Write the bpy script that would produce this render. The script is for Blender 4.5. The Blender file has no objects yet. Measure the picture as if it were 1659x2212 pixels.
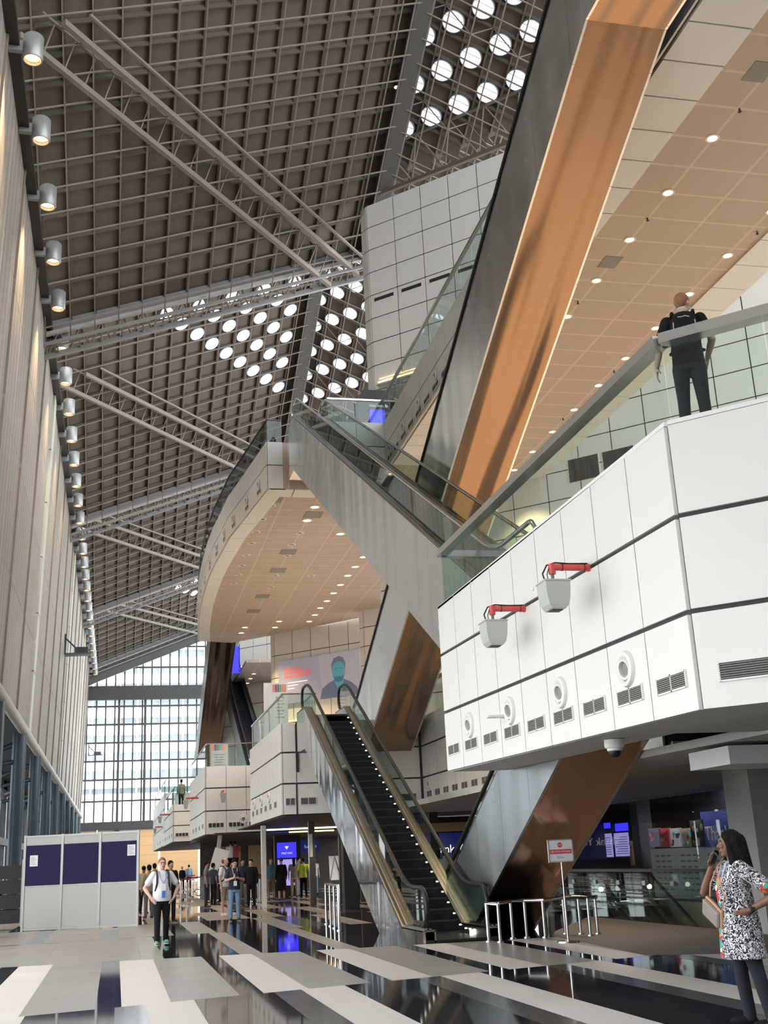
import bpy, bmesh, math, random
from mathutils import Vector, Matrix
random.seed(7)
C = bpy.context.scene.collection
PI = math.pi
V = Vector
# ---------------------------------------------------------------- camera model (frame 1659 x 2212)
FPX, CX, CY = 2450.0, 829.5, 1106.0
CAM = V((0, 0, 1.56))
_dy = V(((250-CX)/FPX, -(1880-CY)/FPX, -1)).normalized()
_dz = V(((440-CX)/FPX, 8106/FPX, -1)).normalized()
_dz = (_dz - _dz.dot(_dy)*_dy).normalized()
_dx = _dy.cross(_dz)
RW = Matrix((_dx, _dy, _dz))           # camera -> world
def ray(px, py): return RW @ V(((px-CX)/FPX, -(py-CY)/FPX, -1))
def at(px, py, X=None, Y=None, Z=None):
    r = ray(px, py)
    i, v = (0, X) if X is not None else (1, Y) if Y is not None else (2, Z)
    return CAM + r*((v-CAM[i])/r[i])
def on_plane(px, py, n, d):
    r = ray(px, py); n = V(n)
    return CAM + r*((d-n.dot(CAM))/n.dot(r))
cam = bpy.data.cameras.new('camera'); co = bpy.data.objects.new('camera', cam); C.objects.link(co)
co.matrix_world = Matrix.Translation(CAM) @ RW.to_4x4()
cam.sensor_fit = 'VERTICAL'; cam.sensor_height = 36.0; cam.lens = 36.0*FPX/2212.0
cam.clip_start = 0.05; cam.clip_end = 2000
bpy.context.scene.camera = co
# ---------------------------------------------------------------- materials
M = {}
def nodes(name):
    m = bpy.data.materials.new(name); m.use_nodes = True
    nt = m.node_tree; b = nt.nodes['Principled BSDF']; M[name] = m
    return m, nt, b
def mat(name, col, rough=.5, metal=0.0, spec=.5, emit=None, es=0.0, noise=0.0, nscale=3.0, bump=0.0, bscale=20.0, coord='Object'):
    m, nt, b = nodes(name)
    b.inputs['Base Color'].default_value = (*col, 1)
    b.inputs['Roughness'].default_value = rough
    b.inputs['Metallic'].default_value = metal
    b.inputs['Specular IOR Level'].default_value = spec
    if emit: b.inputs['Emission Color'].default_value = (*emit, 1); b.inputs['Emission Strength'].default_value = es
    if noise or bump:
        tc = nt.nodes.new('ShaderNodeTexCoord')
    if noise:
        nz = nt.nodes.new('ShaderNodeTexNoise'); nz.inputs['Scale'].default_value = nscale; nz.inputs['Detail'].default_value = 5
        nt.links.new(tc.outputs[coord], nz.inputs['Vector'])
        mx = nt.nodes.new('ShaderNodeMix'); mx.data_type = 'RGBA'
        mx.inputs[6].default_value = (*[c*(1-noise) for c in col], 1); mx.inputs[7].default_value = (*[min(1, c*(1+noise)) for c in col], 1)
        nt.links.new(nz.outputs['Fac'], mx.inputs[0]); nt.links.new(mx.outputs[2], b.inputs['Base Color'])
    if bump:
        n2 = nt.nodes.new('ShaderNodeTexNoise'); n2.inputs['Scale'].default_value = bscale; n2.inputs['Detail'].default_value = 2
        nt.links.new(tc.outputs[coord], n2.inputs['Vector'])
        bp = nt.nodes.new('ShaderNodeBump'); bp.inputs['Strength'].default_value = bump; bp.inputs['Distance'].default_value = .05
        nt.links.new(n2.outputs['Fac'], bp.inputs['Height']); nt.links.new(bp.outputs[0], b.inputs['Normal'])
    return m
def N(nt, t, **k):
    n = nt.nodes.new('ShaderNode'+t)
    for a, v in k.items(): setattr(n, a, v)
    return n
def sheet_metal(name, col, rough, stretch, bumpd=.03, r2=None):
    """Buckled brushed sheet: long soft waves along the fall of the sheet, fine brushing."""
    m, nt, b = nodes(name)
    b.inputs['Metallic'].default_value = 1
    tc = N(nt, 'TexCoord'); mp = N(nt, 'Mapping'); mp.inputs['Scale'].default_value = stretch
    nt.links.new(tc.outputs['Object'], mp.inputs['Vector'])
    n1 = N(nt, 'TexNoise'); n1.inputs['Scale'].default_value = 1; n1.inputs['Detail'].default_value = 0.4
    nt.links.new(mp.outputs[0], n1.inputs['Vector'])
    bp = N(nt, 'Bump'); bp.inputs['Strength'].default_value = 1; bp.inputs['Distance'].default_value = bumpd
    nt.links.new(n1.outputs['Fac'], bp.inputs['Height']); nt.links.new(bp.outputs[0], b.inputs['Normal'])
    n2 = N(nt, 'TexNoise'); n2.inputs['Scale'].default_value = 1.3; n2.inputs['Detail'].default_value = 6
    nt.links.new(tc.outputs['Object'], n2.inputs['Vector'])
    mr = N(nt, 'MapRange'); mr.inputs[1].default_value = .3; mr.inputs[2].default_value = .7
    mr.inputs[3].default_value = rough*.9; mr.inputs[4].default_value = r2 or rough*1.15
    nt.links.new(n2.outputs['Fac'], mr.inputs[0]); nt.links.new(mr.outputs[0], b.inputs['Roughness'])
    mx = N(nt, 'Mix', data_type='RGBA'); mx.inputs[6].default_value = (*[c*.95 for c in col], 1); mx.inputs[7].default_value = (*[min(1, c*1.04) for c in col], 1)
    nt.links.new(n2.outputs['Fac'], mx.inputs[0]); nt.links.new(mx.outputs[2], b.inputs['Base Color'])
    return m
def glass_mat(name, tint, refl=1.0):
    m = bpy.data.materials.new(name); m.use_nodes = True; M[name] = m
    nt = m.node_tree; nt.nodes.clear()
    o = N(nt, 'OutputMaterial'); t = N(nt, 'BsdfTransparent'); g = N(nt, 'BsdfGlossy'); x = N(nt, 'MixShader'); f = N(nt, 'Math', operation='MULTIPLY_ADD'); lw = N(nt, 'LayerWeight'); lw.inputs[0].default_value = .5; pw = N(nt, 'Math', operation='POWER'); pw.inputs[1].default_value = 4.5; nt.links.new(lw.outputs['Facing'], pw.inputs[0]); nt.links.new(pw.outputs[0], f.inputs[0]); f.inputs[1].default_value = .6; f.inputs[2].default_value = .035*refl
    t.inputs[0].default_value = (*tint, 1); g.inputs['Roughness'].default_value = .01; 
    nt.links.new(f.outputs[0], x.inputs[0]); nt.links.new(t.outputs[0], x.inputs[1]); nt.links.new(g.outputs[0], x.inputs[2])
    nt.links.new(x.outputs[0], o.inputs[0]); return m
mat('white_panel', (.75, .735, .70), .38, spec=.4, noise=.02, nscale=.8)
mat('white_matt', (.78, .77, .74), .6, spec=.3)
mat('seam', (.03, .026, .025), .6)
mat('thin_seam', (.26, .25, .23), .7)
mat('cap_steel', (.66, .66, .66), .22, 1)
mat('stainless', (.55, .535, .52), .22, 1)
mat('dark_metal', (.05, .05, .052), .35, .6)
mat('black_skin', (.035, .036, .04), .3, .7, bump=.15, bscale=1.2)
mat('rubber', (.012, .012, .013), .45, spec=.35)
mat('black', (.012, .012, .014), .5)
mat('step_black', (.006, .007, .012), .5, 0, .3)
sheet_metal('steel_skin', (.74, .77, .80), .24, (.25, 1.05, .07), .035)
sheet_metal('mirror_steel', (.72, .72, .73), .10, (1.0, 1.8, .35), .03)
sheet_metal('copper_skin', (.345, .225, .155), .2, (1.7, .11, .11), .22)
sheet_metal('steel_shade', (.46, .48, .50), .3, (.25, 1.05, .07), .035)  # darker copy of the steel skin, shade put into its colour
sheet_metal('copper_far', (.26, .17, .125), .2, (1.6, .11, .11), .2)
sheet_metal('copper_dark', (.60, .36, .22), .2, (1.6, .10, .10), .16)
glass_mat('glass', (.86, .94, .92)); m_ = nodes('skylight_glass'); m_[2].inputs['Roughness'].default_value = .3; _t = m_[1].nodes.new('ShaderNodeBsdfTranslucent'); _t.inputs[0].default_value = (.95,.97,1,1); _x = m_[1].nodes.new('ShaderNodeMixShader'); _x.inputs[0].default_value = .92; m_[1].links.new(m_[2].outputs[0], _x.inputs[1]); m_[1].links.new(_t.outputs[0], _x.inputs[2]); m_[1].links.new(_x.outputs[0], m_[1].nodes['Material Output'].inputs[0]); glass_mat('clear_glass', (.95, .97, .97)); glass_mat('grey_glass', (.55, .6, .6), 1.0)
mat('roof_deck', (.135, .106, .085), .8, noise=.25, nscale=.35)
mat('roof_rib', (.12, .096, .08), .8)
mat('chord', (.235, .20, .17), .6)
mat('truss_grey', (.21, .20, .185), .55)
mat('girder_dark', (.10, .095, .088), .6)
mat('truss_light', (.42, .41, .39), .5)
mat('fin_brown', (.22, .175, .135), .6)
mat('pale_clad', (.50, .50, .43), .5)
mat('blue_steel', (.028, .045, .062), .4, .2)
mat('grey_tube', (.42, .40, .37), .45, .2)
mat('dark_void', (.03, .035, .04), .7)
mat('lamp_grey', (.36, .37, .37), .4, .4)
mat('lamp_glow', (1, .8, .6), .5, emit=(1, .55, .22), es=2.6)
mat('lamp_hot', (1, .9, .8), .5, emit=(1, .74, .42), es=5)
mat('cove_glow', (1, .7, .4), .5, emit=(1, .55, .18), es=4.5)
mat('led', (1, 1, 1), .5, emit=(1, .93, .78), es=5)
mat('red_pipe', (.62, .07, .06), .35)
mat('speaker_grey', (.45, .46, .43), .55)
mat('conc', (.27, .27, .265), .8, noise=.12, nscale=2.5)
mat('mullion', (.07, .07, .075), .5)
mat('beam_grey', (.05, .052, .05), .5)
mat('facade_white', (.86, .87, .86), .7)
mat('facade_glass', (.50, .56, .60), .4)
mat('navy_fabric', (.013, .009, .058), .85, noise=.12, nscale=60)
mat('booth_white', (.47, .46, .44), .5)
mat('paper', (.8, .8, .8), .8)
mat('aluminium', (.46, .455, .45), .45, .3)
mat('screen_blue', (.02, .02, .5), .4, emit=(.035, .03, .95), es=1.6)
mat('screen_lilac', (.4, .35, .8), .4, emit=(.42, .36, .85), es=.75)
mat('screen_white', (.8, .8, .8), .4, emit=(.85, .85, .95), es=.8)
mat('wood_tan', (.30, .19, .10), .5, noise=.15, nscale=2)
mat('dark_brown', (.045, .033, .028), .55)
mat('beige', (.55, .42, .29), .6)
mat('carpet_brown', (.105, .09, .078), .75, noise=.1, nscale=30)
mat('belt_red', (.42, .02, .03), .6)
mat('sign_white', (.85, .85, .86), .5)
mat('sign_red', (.75, .07, .10), .5)
mat('sign_blue', (.16, .22, .42), .5)
mat('banner_blue', (.012, .025, .14), .5, emit=(.012, .025, .14), es=.35)
mat('name_board', (.62, .63, .60), .5)
mat('ink', (.18, .18, .2), .6)
# soffit with fine grid of perforated tiles
def grid_mat(name, base, line, px, py, ox, oy, w, rough=.6):
    m, nt, b = nodes(name); b.inputs['Roughness'].default_value = rough
    tc = N(nt, 'TexCoord'); sx = N(nt, 'SeparateXYZ'); nt.links.new(tc.outputs['Object'], sx.inputs[0])
    fs = []
    for i, (p, o) in enumerate(((px, ox), (py, oy))):
        a = N(nt, 'Math', operation='ADD'); a.inputs[1].default_value = -o + 1000*p; nt.links.new(sx.outputs[i], a.inputs[0])
        d = N(nt, 'Math', operation='DIVIDE'); d.inputs[1].default_value = p; nt.links.new(a.outputs[0], d.inputs[0])
        f = N(nt, 'Math', operation='FRACT'); nt.links.new(d.outputs[0], f.inputs[0])
        l = N(nt, 'Math', operation='LESS_THAN'); l.inputs[1].default_value = w/p; nt.links.new(f.outputs[0], l.inputs[0]); fs.append(l)
    mx = N(nt, 'Math', operation='MAXIMUM'); nt.links.new(fs[0].outputs[0], mx.inputs[0]); nt.links.new(fs[1].outputs[0], mx.inputs[1])
    nz = N(nt, 'TexNoise'); nz.inputs['Scale'].default_value = .5; nt.links.new(tc.outputs['Object'], nz.inputs['Vector'])
    c0 = N(nt, 'Mix', data_type='RGBA'); c0.inputs[6].default_value = (*[c*.93 for c in base], 1); c0.inputs[7].default_value = (*[c*1.07 for c in base], 1)
    nt.links.new(nz.outputs['Fac'], c0.inputs[0])
    c = N(nt, 'Mix', data_type='RGBA'); c.inputs[7].default_value = (*line, 1)
    nt.links.new(c0.outputs[2], c.inputs[6]); nt.links.new(mx.outputs[0], c.inputs[0]); nt.links.new(c.outputs[2], b.inputs['Base Color'])
    return m
grid_mat('soffit_tile', (.50, .405, .325), (.62, .52, .43), 1.47, 1.09, 12.58, 19.4, .07)  # warm lamp bounce on the soffit is put into this colour
grid_mat('soffit_low', (.55, .54, .52), (.40, .39, .38), 2.4, 3.1, 5.85, 10.65, .02)
# perforated wall cladding
def perf_mat():
    m, nt, b = nodes('perforated'); b.inputs['Roughness'].default_value = .55; b.inputs['Metallic'].default_value = .25
    tc = N(nt, 'TexCoord'); mp = N(nt, 'Mapping'); mp.inputs['Rotation'].default_value = (0, 0, 0)
    nt.links.new(tc.outputs['Object'], mp.inputs['Vector'])
    vo = N(nt, 'TexVoronoi'); vo.inputs['Scale'].default_value = 9; vo.inputs['Randomness'].default_value = 0
    nt.links.new(mp.outputs[0], vo.inputs['Vector'])
    lt = N(nt, 'Math', operation='LESS_THAN'); lt.inputs[1].default_value = .28; nt.links.new(vo.outputs['Distance'], lt.inputs[0])
    nz = N(nt, 'TexNoise'); nz.inputs['Scale'].default_value = .25; nt.links.new(tc.outputs['Object'], nz.inputs['Vector'])
    c0 = N(nt, 'Mix', data_type='RGBA'); c0.inputs[6].default_value = (.37, .34, .30, 1); c0.inputs[7].default_value = (.45, .41, .365, 1); nt.links.new(nz.outputs['Fac'], c0.inputs[0])
    c = N(nt, 'Mix', data_type='RGBA'); c.inputs[7].default_value = (.46, .44, .41, 1); nt.links.new(c0.outputs[2], c.inputs[6]); nt.links.new(lt.outputs[0], c.inputs[0])
    sx = N(nt, 'SeparateXYZ'); nt.links.new(tc.outputs['Object'], sx.inputs[0]); d = N(nt, 'Math', operation='DIVIDE'); d.inputs[1].default_value = .86; nt.links.new(sx.outputs[1], d.inputs[0])
    fr = N(nt, 'Math', operation='FRACT'); nt.links.new(d.outputs[0], fr.inputs[0]); l2 = N(nt, 'Math', operation='LESS_THAN'); l2.inputs[1].default_value = .5; nt.links.new(fr.outputs[0], l2.inputs[0])
    c2 = N(nt, 'Mix', data_type='RGBA', blend_type='MULTIPLY'); c2.inputs[7].default_value = (.84, .83, .82, 1); nt.links.new(c.outputs[2], c2.inputs[6]); nt.links.new(l2.outputs[0], c2.inputs[0])
    nt.links.new(c2.outputs[2], b.inputs['Base Color'])
    tl = N(nt, 'BsdfTranslucent'); nt.links.new(c2.outputs[2], tl.inputs[0]); ms = N(nt, 'MixShader'); ms.inputs[0].default_value = .24
    nt.links.new(b.outputs[0], ms.inputs[1]); nt.links.new(tl.outputs[0], ms.inputs[2]); nt.links.new(ms.outputs[0], nt.nodes['Material Output'].inputs[0])
perf_mat()
# honed and polished floor stone
def stone(name, col, rough, var=.06, joint=None, spec=.5):
    m, nt, b = nodes(name); b.inputs['Specular IOR Level'].default_value = spec
    tc = N(nt, 'TexCoord'); nz = N(nt, 'TexNoise'); nz.inputs['Scale'].default_value = .9; nz.inputs['Detail'].default_value = 8
    nt.links.new(tc.outputs['Object'], nz.inputs['Vector'])
    c0 = N(nt, 'Mix', data_type='RGBA'); c0.inputs[6].default_value = (*[c*(1-var) for c in col], 1); c0.inputs[7].default_value = (*[c*(1+var) for c in col], 1)
    nt.links.new(nz.outputs['Fac'], c0.inputs[0]); out = c0.outputs[2]
    mr = N(nt, 'MapRange'); mr.inputs[3].default_value = rough*.7; mr.inputs[4].default_value = rough*1.3; nt.links.new(nz.outputs['Fac'], mr.inputs[0]); nt.links.new(mr.outputs[0], b.inputs['Roughness'])
    if joint:
        sx = N(nt, 'SeparateXYZ'); nt.links.new(tc.outputs['Object'], sx.inputs[0]); ls = []
        for i, p in ((0, .58), (1, 1.3)):
            d = N(nt, 'Math', operation='DIVIDE'); d.inputs[1].default_value = p; nt.links.new(sx.outputs[i], d.inputs[0])
            f = N(nt, 'Math', operation='FRACT'); nt.links.new(d.outputs[0], f.inputs[0])
            l = N(nt, 'Math', operation='LESS_THAN'); l.inputs[1].default_value = .012/p; nt.links.new(f.outputs[0], l.inputs[0]); ls.append(l)
        mm = N(nt, 'Math', operation='MAXIMUM'); nt.links.new(ls[0].outputs[0], mm.inputs[0]); nt.links.new(ls[1].outputs[0], mm.inputs[1])
        c = N(nt, 'Mix', data_type='RGBA'); c.inputs[7].default_value = (*joint, 1); nt.links.new(out, c.inputs[6]); nt.links.new(mm.outputs[0], c.inputs[0]); out = c.outputs[2]
    nt.links.new(out, b.inputs['Base Color'])
stone('stone_black', (.022, .022, .027), .05, .3, (.07, .07, .075), .75)
stone('stone_white', (.57, .535, .505), .42)
stone('stone_grey', (.30, .285, .268), .33)
stone('stone_dark', (.10, .10, .10), .12, .1, None, .6)
# ---------------------------------------------------------------- mesh building
class MB:
    def __init__(s): s.v = []; s.f = []; s.m = []
    def add(s, vs, fs, mi=0):
        o = len(s.v); s.v += [tuple(p) for p in vs]; s.f += [[i+o for i in f] for f in fs]; s.m += [mi]*len(fs); return s
    def box(s, lo, hi, mi=0):
        x0, y0, z0 = lo; x1, y1, z1 = hi
        return s.add([(x0,y0,z0),(x1,y0,z0),(x1,y1,z0),(x0,y1,z0),(x0,y0,z1),(x1,y0,z1),(x1,y1,z1),(x0,y1,z1)],
                     [(0,3,2,1),(4,5,6,7),(0,1,5,4),(1,2,6,5),(2,3,7,6),(3,0,4,7)], mi)
    def hexa(s, a, b, mi=0):           # two quads a (4) and b (4)
        return s.add(list(a)+list(b), [(3,2,1,0),(4,5,6,7),(0,1,5,4),(1,2,6,5),(2,3,7,6),(3,0,4,7)], mi)
    def bar(s, p, q, w, h, up=(0,0,1), mi=0):   # rectangular bar p->q, w across, h along up
        p, q = V(p), V(q); d = (q-p).normalized(); u = V(up)
        sd = d.cross(u); sd = sd.normalized() if sd.length > 1e-6 else V((1,0,0)); u = sd.cross(d)
        o = [sd*(a*w/2)+u*(b*h/2) for a, b in ((-1,-1),(1,-1),(1,1),(-1,1))]
        return s.hexa([p+x for x in o], [q+x for x in o], mi)
    def prism(s, pts, vec, mi=0):
        n = len(pts); v = V(vec); P = [V(p) for p in pts]
        return s.add(P+[p+v for p in P], [list(range(n))[::-1], list(range(n, 2*n))]+[(i,(i+1)%n,(i+1)%n+n,i+n) for i in range(n)], mi)
    def poly(s, pts, mi=0): return s.add(pts, [list(range(len(pts)))], mi)
    def cyl(s, p, q, r, r2=None, n=16, mi=0, caps=True):
        p, q = V(p), V(q); r2 = r if r2 is None else r2; d = (q-p).normalized()
        a = d.orthogonal().normalized(); b = d.cross(a)
        c = [a*math.cos(2*PI*i/n)+b*math.sin(2*PI*i/n) for i in range(n)]
        fs = [(i,(i+1)%n,(i+1)%n+n,i+n) for i in range(n)]
        if caps: fs += [list(range(n))[::-1], list(range(n,2*n))]
        return s.add([p+x*r for x in c]+[q+x*r2 for x in c], fs, mi)
    def tube(s, pts, r, n=8, closed=False, mi=0):
        P = [V(p) for p in pts]; k = len(P); rings = []; a = None
        for i, p in enumerate(P):
            d = ((P[(i+1)%k] if closed or i < k-1 else p)-(P[i-1] if closed or i > 0 else p)).normalized()
            a = d.orthogonal().normalized() if a is None else (a-d*a.dot(d)).normalized()
            b = d.cross(a); rr = r[i] if isinstance(r, (list, tuple)) else r
            rings.append([p+(a*math.cos(2*PI*j/n)+b*math.sin(2*PI*j/n))*rr for j in range(n)])
        fs = []
        for i in range(k if closed else k-1):
            i2 = (i+1) % k
            fs += [(i*n+j, i*n+(j+1)%n, i2*n+(j+1)%n, i2*n+j) for j in range(n)]
        if not closed: fs += [list(range(n))[::-1], [(k-1)*n+j for j in range(n)]]
        return s.add([p for q in rings for p in q], fs, mi)
    def ell(s, c, r, rot=None, nu=16, nv=10, mi=0):
        c = V(c); R = rot or Matrix.Identity(3); vs = []
        for i in range(nv+1):
            t = PI*i/nv
            for j in range(nu):
                f = 2*PI*j/nu
                vs.append(c+R@V((r[0]*math.sin(t)*math.cos(f), r[1]*math.sin(t)*math.sin(f), r[2]*math.cos(t))))
        return s.add(vs, [(i*nu+j, (i+1)*nu+j, (i+1)*nu+(j+1)%nu, i*nu+(j+1)%nu) for i in range(nv) for j in range(nu)], mi)
    def lathe(s, prof, c, ax=(0,0,1), n=24, mi=0):  # prof: (r, h) along ax from c
        c = V(c); d = V(ax).normalized(); a = d.orthogonal().normalized(); b = d.cross(a); vs = []
        for r, h in prof: vs += [c+d*h+(a*math.cos(2*PI*j/n)+b*math.sin(2*PI*j/n))*r for j in range(n)]
        return s.add(vs, [(i*n+j, i*n+(j+1)%n, (i+1)*n+(j+1)%n, (i+1)*n+j) for i in range(len(prof)-1) for j in range(n)], mi)
    def disc(s, c, r, nrm, n=24, mi=0):
        c = V(c); d = V(nrm).normalized(); a = d.orthogonal().normalized(); b = d.cross(a)
        return s.add([c+(a*math.cos(2*PI*j/n)+b*math.sin(2*PI*j/n))*r for j in range(n)], [list(range(n))], mi)
    def build(s, name, mats, parent=None, smooth=False, bevel=0, local=False):
        me = bpy.data.meshes.new(name); me.from_pydata(s.v, [], s.f)
        for m in ([mats] if isinstance(mats, str) else mats): me.materials.append(M[m])
        me.polygons.foreach_set('material_index', s.m)
        bm = bmesh.new(); bm.from_mesh(me); bmesh.ops.recalc_face_normals(bm, faces=bm.faces); bm.to_mesh(me); bm.free()
        if smooth:
            me.polygons.foreach_set('use_smooth', [True]*len(me.polygons))
            try: me.set_sharp_from_angle(angle=math.radians(40))
            except Exception: pass
        o = bpy.data.objects.new(name, me); C.objects.link(o)
        if parent is not None:
            o.parent = parent; o.matrix_parent_inverse = Matrix.Translation(parent.location).inverted() if parent.type == 'EMPTY' and not local else Matrix.Identity(4)
        if bevel:
            b = o.modifiers.new('soft_edge', 'BEVEL'); b.width = bevel; b.segments = 2; b.limit_method = 'ANGLE'
        return o
def tag(o, label, cat, group=None, kind=None):
    o['label'] = label; o['category'] = cat
    if group: o['group'] = group
    if kind: o['kind'] = kind
    return o
def struct(o, label=None):
    o['kind'] = 'structure'
    if label: o['label'] = label
    return o
def thing(name, label, cat, loc=(0,0,0), group=None, rz=0):
    o = bpy.data.objects.new(name, None); C.objects.link(o); o.location = loc; o.rotation_euler = (0, 0, rz)
    o.empty_display_size = .2
    return tag(o, label, cat, group)
def copy_tree(o, parent=None, loc=None):
    c = o.copy(); C.objects.link(c)
    if parent is not None: c.parent = parent; c.matrix_parent_inverse = o.matrix_parent_inverse.copy()
    if loc is not None: c.location = loc
    for ch in list(o.children): copy_tree(ch, c)
    return c
def text_mb(txt, size, origin, xdir, nrm, matname, name, parent, ext=.004, align='LEFT'):
    cu = bpy.data.curves.new(name, 'FONT'); cu.body = txt; cu.size = size; cu.extrude = ext; cu.align_x = align
    x = V(xdir).normalized(); n = V(nrm).normalized(); y = n.cross(x)
    tmp = bpy.data.objects.new(name, cu); C.objects.link(tmp)
    dg = bpy.context.evaluated_depsgraph_get(); me = bpy.data.meshes.new_from_object(tmp.evaluated_get(dg))
    bpy.data.objects.remove(tmp); mtx = Matrix((x, y, n)).transposed().to_4x4(); mtx.translation = V(origin)
    me.transform(mtx); me.materials.clear(); me.materials.append(M[matname])
    o = bpy.data.objects.new(name, me); C.objects.link(o)
    if parent is not None:
        o.parent = parent
        o.matrix_parent_inverse = Matrix.Translation(parent.location).inverted() if parent.type == 'EMPTY' else Matrix.Identity(4)
    return o
# ---------------------------------------------------------------- cladding on a vertical face p->q (plan), z levels at both ends
def cladding(mb, p, q, zp, zq, cols, thick=.05, gv=.018, gh=.06, back=True, out=None):
    """panels proud of a dark backing; zp/zq lists of levels; out = outward normal (plan)"""
    p, q = V((p[0], p[1], 0)), V((q[0], q[1], 0)); d = q-p; L = d.length
    n = V(out) if out is not None else V((d.y, -d.x, 0)).normalized()
    us = [i/cols for i in range(cols+1)] if isinstance(cols, int) else cols
    for r in range(len(zp)-1):
        for a, b in zip(us[:-1], us[1:]):
            ua, ub = a+gv/2/L, b-gv/2/L
            def P(u, t, off):
                z0 = zp[r]+(zq[r]-zp[r])*u; z1 = zp[r+1]+(zq[r+1]-zp[r+1])*u
                z0 += gh/2*(r > 0); z1 -= gh/2*(r < len(zp)-2)
                return p+d*u+n*off+V((0,0,z0 if t == 0 else z1))
            mb.hexa([P(ua,0,0),P(ub,0,0),P(ub,1,0),P(ua,1,0)], [P(ua,0,thick),P(ub,0,thick),P(ub,1,thick),P(ua,1,thick)], 0)
    if back:
        A = [p+n*.005+V((0,0,zp[0]+.01)), q+n*.005+V((0,0,zq[0]+.01)), q+n*.005+V((0,0,zq[-1]-.01)), p+n*.005+V((0,0,zp[-1]-.01))]
        mb.hexa([x-n*.06 for x in A], A, 1)
# ================================================================ FLOOR
fb = MB()
ZF = 0.0
# polished black base, split round the sunken escalator well (X 10.9-15.5, Y 20-34)
WX0, WX1, WY0, WY1 = 10.9, 15.5, 20.0, 33.0
for lo, hi in (((-14,-12),(WX0,146)), ((WX0,-12),(40,WY0)), ((WX0,WY1),(40,146)), ((WX1,WY0),(40,WY1))):
    fb.poly([(lo[0],lo[1],0),(hi[0],lo[1],0),(hi[0],hi[1],0),(lo[0],hi[1],0)], 0)
def slab(x0, x1, ya0, ya1, yb0, yb1, mi):       # near edge y at x0/x1, far edge y at x0/x1
    fb.add([(x0,ya0,.001),(x1,ya1,.001),(x1,yb1,.001),(x0,yb0,.001)], [(0,1,2,3)], mi)
def yA(x): return 22.35-.15*x
def yB(x): return 14.98+.2*x
WH, GR, DK = 1, 2, 3
P_ = 1.742
for k in range(-4, 6):
    x = .1+P_*k
    a, b, c = x, x+.585, x+1.44
    slab(a, b, yB(a), yB(b), yA(a), yA(b), WH)
    slab(b, c, yB(b), yB(c), yA(b), yA(c), GR)
for k in range(-3, 5):                           # row towards the camera
    x = .38+1.95*k; y2 = yB
    slab(x-.36, x, 8.3, 8.3, y2(x-.36), y2(x), DK); slab(x, x+.585, 8.3, 8.3, y2(x), y2(x+.585), WH)
    x = .1+P_*k; slab(x, x+.585, 1, 1, 8.25, 8.25, WH); slab(x+.585, x+1.44, 1, 1, 8.25, 8.25, GR)
for k in range(-3, 3):                           # rows beyond
    x = .6+P_*k
    y1 = lambda t: yA(t)
    slab(x-.12, x+.28, yA(x-.12), yA(x+.28), 29.5, 29.4, WH if k < -1 else GR)
    if k < 0: slab(x+.28, x+1.62, yA(x+.28), yA(x+1.62), 29.3, 29.2, GR)
for r in range(12):
    y0 = 29.5+6.6*r
    for k in range(-5, 8):
        x = (.1 if r % 2 == 0 else .95)+P_*k
        if r == 0 and k > 1: x += .4
        slab(x, x+.585, y0, y0, y0+6.5, y0+6.5, GR)
        if (k+r) % 2 == 0 or k < 0: slab(x+.585, x+1.3, y0, y0, y0+6.5, y0+6.5, DK if k > 1 else GR)
# brown carpet apron by the sunken well
fb.add([(7.62,16.6,.002),(10.9,14.6,.002),(10.9,26.6,.002),(8.5,22.6,.002),(8.0,21.4,.002)], [(0,1,2,3,4)], 4)
struct(fb.build('floor', ['stone_black','stone_white','stone_grey','stone_dark','carpet_brown']), 'polished black floor with white and grey stone bands')

# ================================================================ WALL ON THE HALL'S GLAZED SIDE
XB, ZB, XT, ZT = -4.2, 7.9, -3.62, 25.0
WY = (22.24, 144.0)
def xw(z): return XB+(XT-XB)*(z-ZB)/(ZT-ZB)
wl = MB()
step = 3.44; y = WY[0]; i = 0
zr = [8.0, 12.2, 16.5, 20.7, 25.0]
while y < WY[1]-.1:
    y1 = min(y+step, WY[1])
    pale = (i % 9 == 1)
    for a, b in zip(zr[:-1], zr[1:]):
        g = .035
        wl.hexa([(xw(a)-.08,y+g,a+g),(xw(a)-.08,y1-g,a+g),(xw(b)-.08,y1-g,b-g),(xw(b)-.08,y+g,b-g)],
                [(xw(a),y+g,a+g),(xw(a),y1-g,a+g),(xw(b),y1-g,b-g),(xw(b),y+g,b-g)], 0)
    if pale:
        for a, b in zip((8.0,10.8,13.6,16.4,19.2,22.0), (10.8,13.6,16.4,19.2,22.0,25.0)):
            wl.bar((xw(a)+.04,y,a+.03), (xw(b)+.04,y,b-.03), 1.3, .14, (1,0,0), 2)
    elif i % 2 == 0:
        wl.bar((xw(8)+.03,y,8), (xw(25)+.03,y,25), .14, .09, (1,0,0), 1)
    y += step; i += 1
struct(wl.build('wall_left', ['perforated','fin_brown','pale_clad','fin_brown']), 'tall perforated metal wall with vertical fins')
tb = MB(); tb.cyl((XB+.05,WY[0],7.75), (XB+.05,WY[1],7.75), .22, n=16); tb.cyl((XB+.1,WY[0],25.08),(XB+.62,WY[1],25.08),.01)
struct(tb.build('trim_1', 'grey_tube', smooth=True))
t2 = MB(); t2.box((XT-.1,WY[0],25.0),(XT+.34,WY[1],25.22)); struct(t2.build('trim_2', 'dark_metal'))
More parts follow.
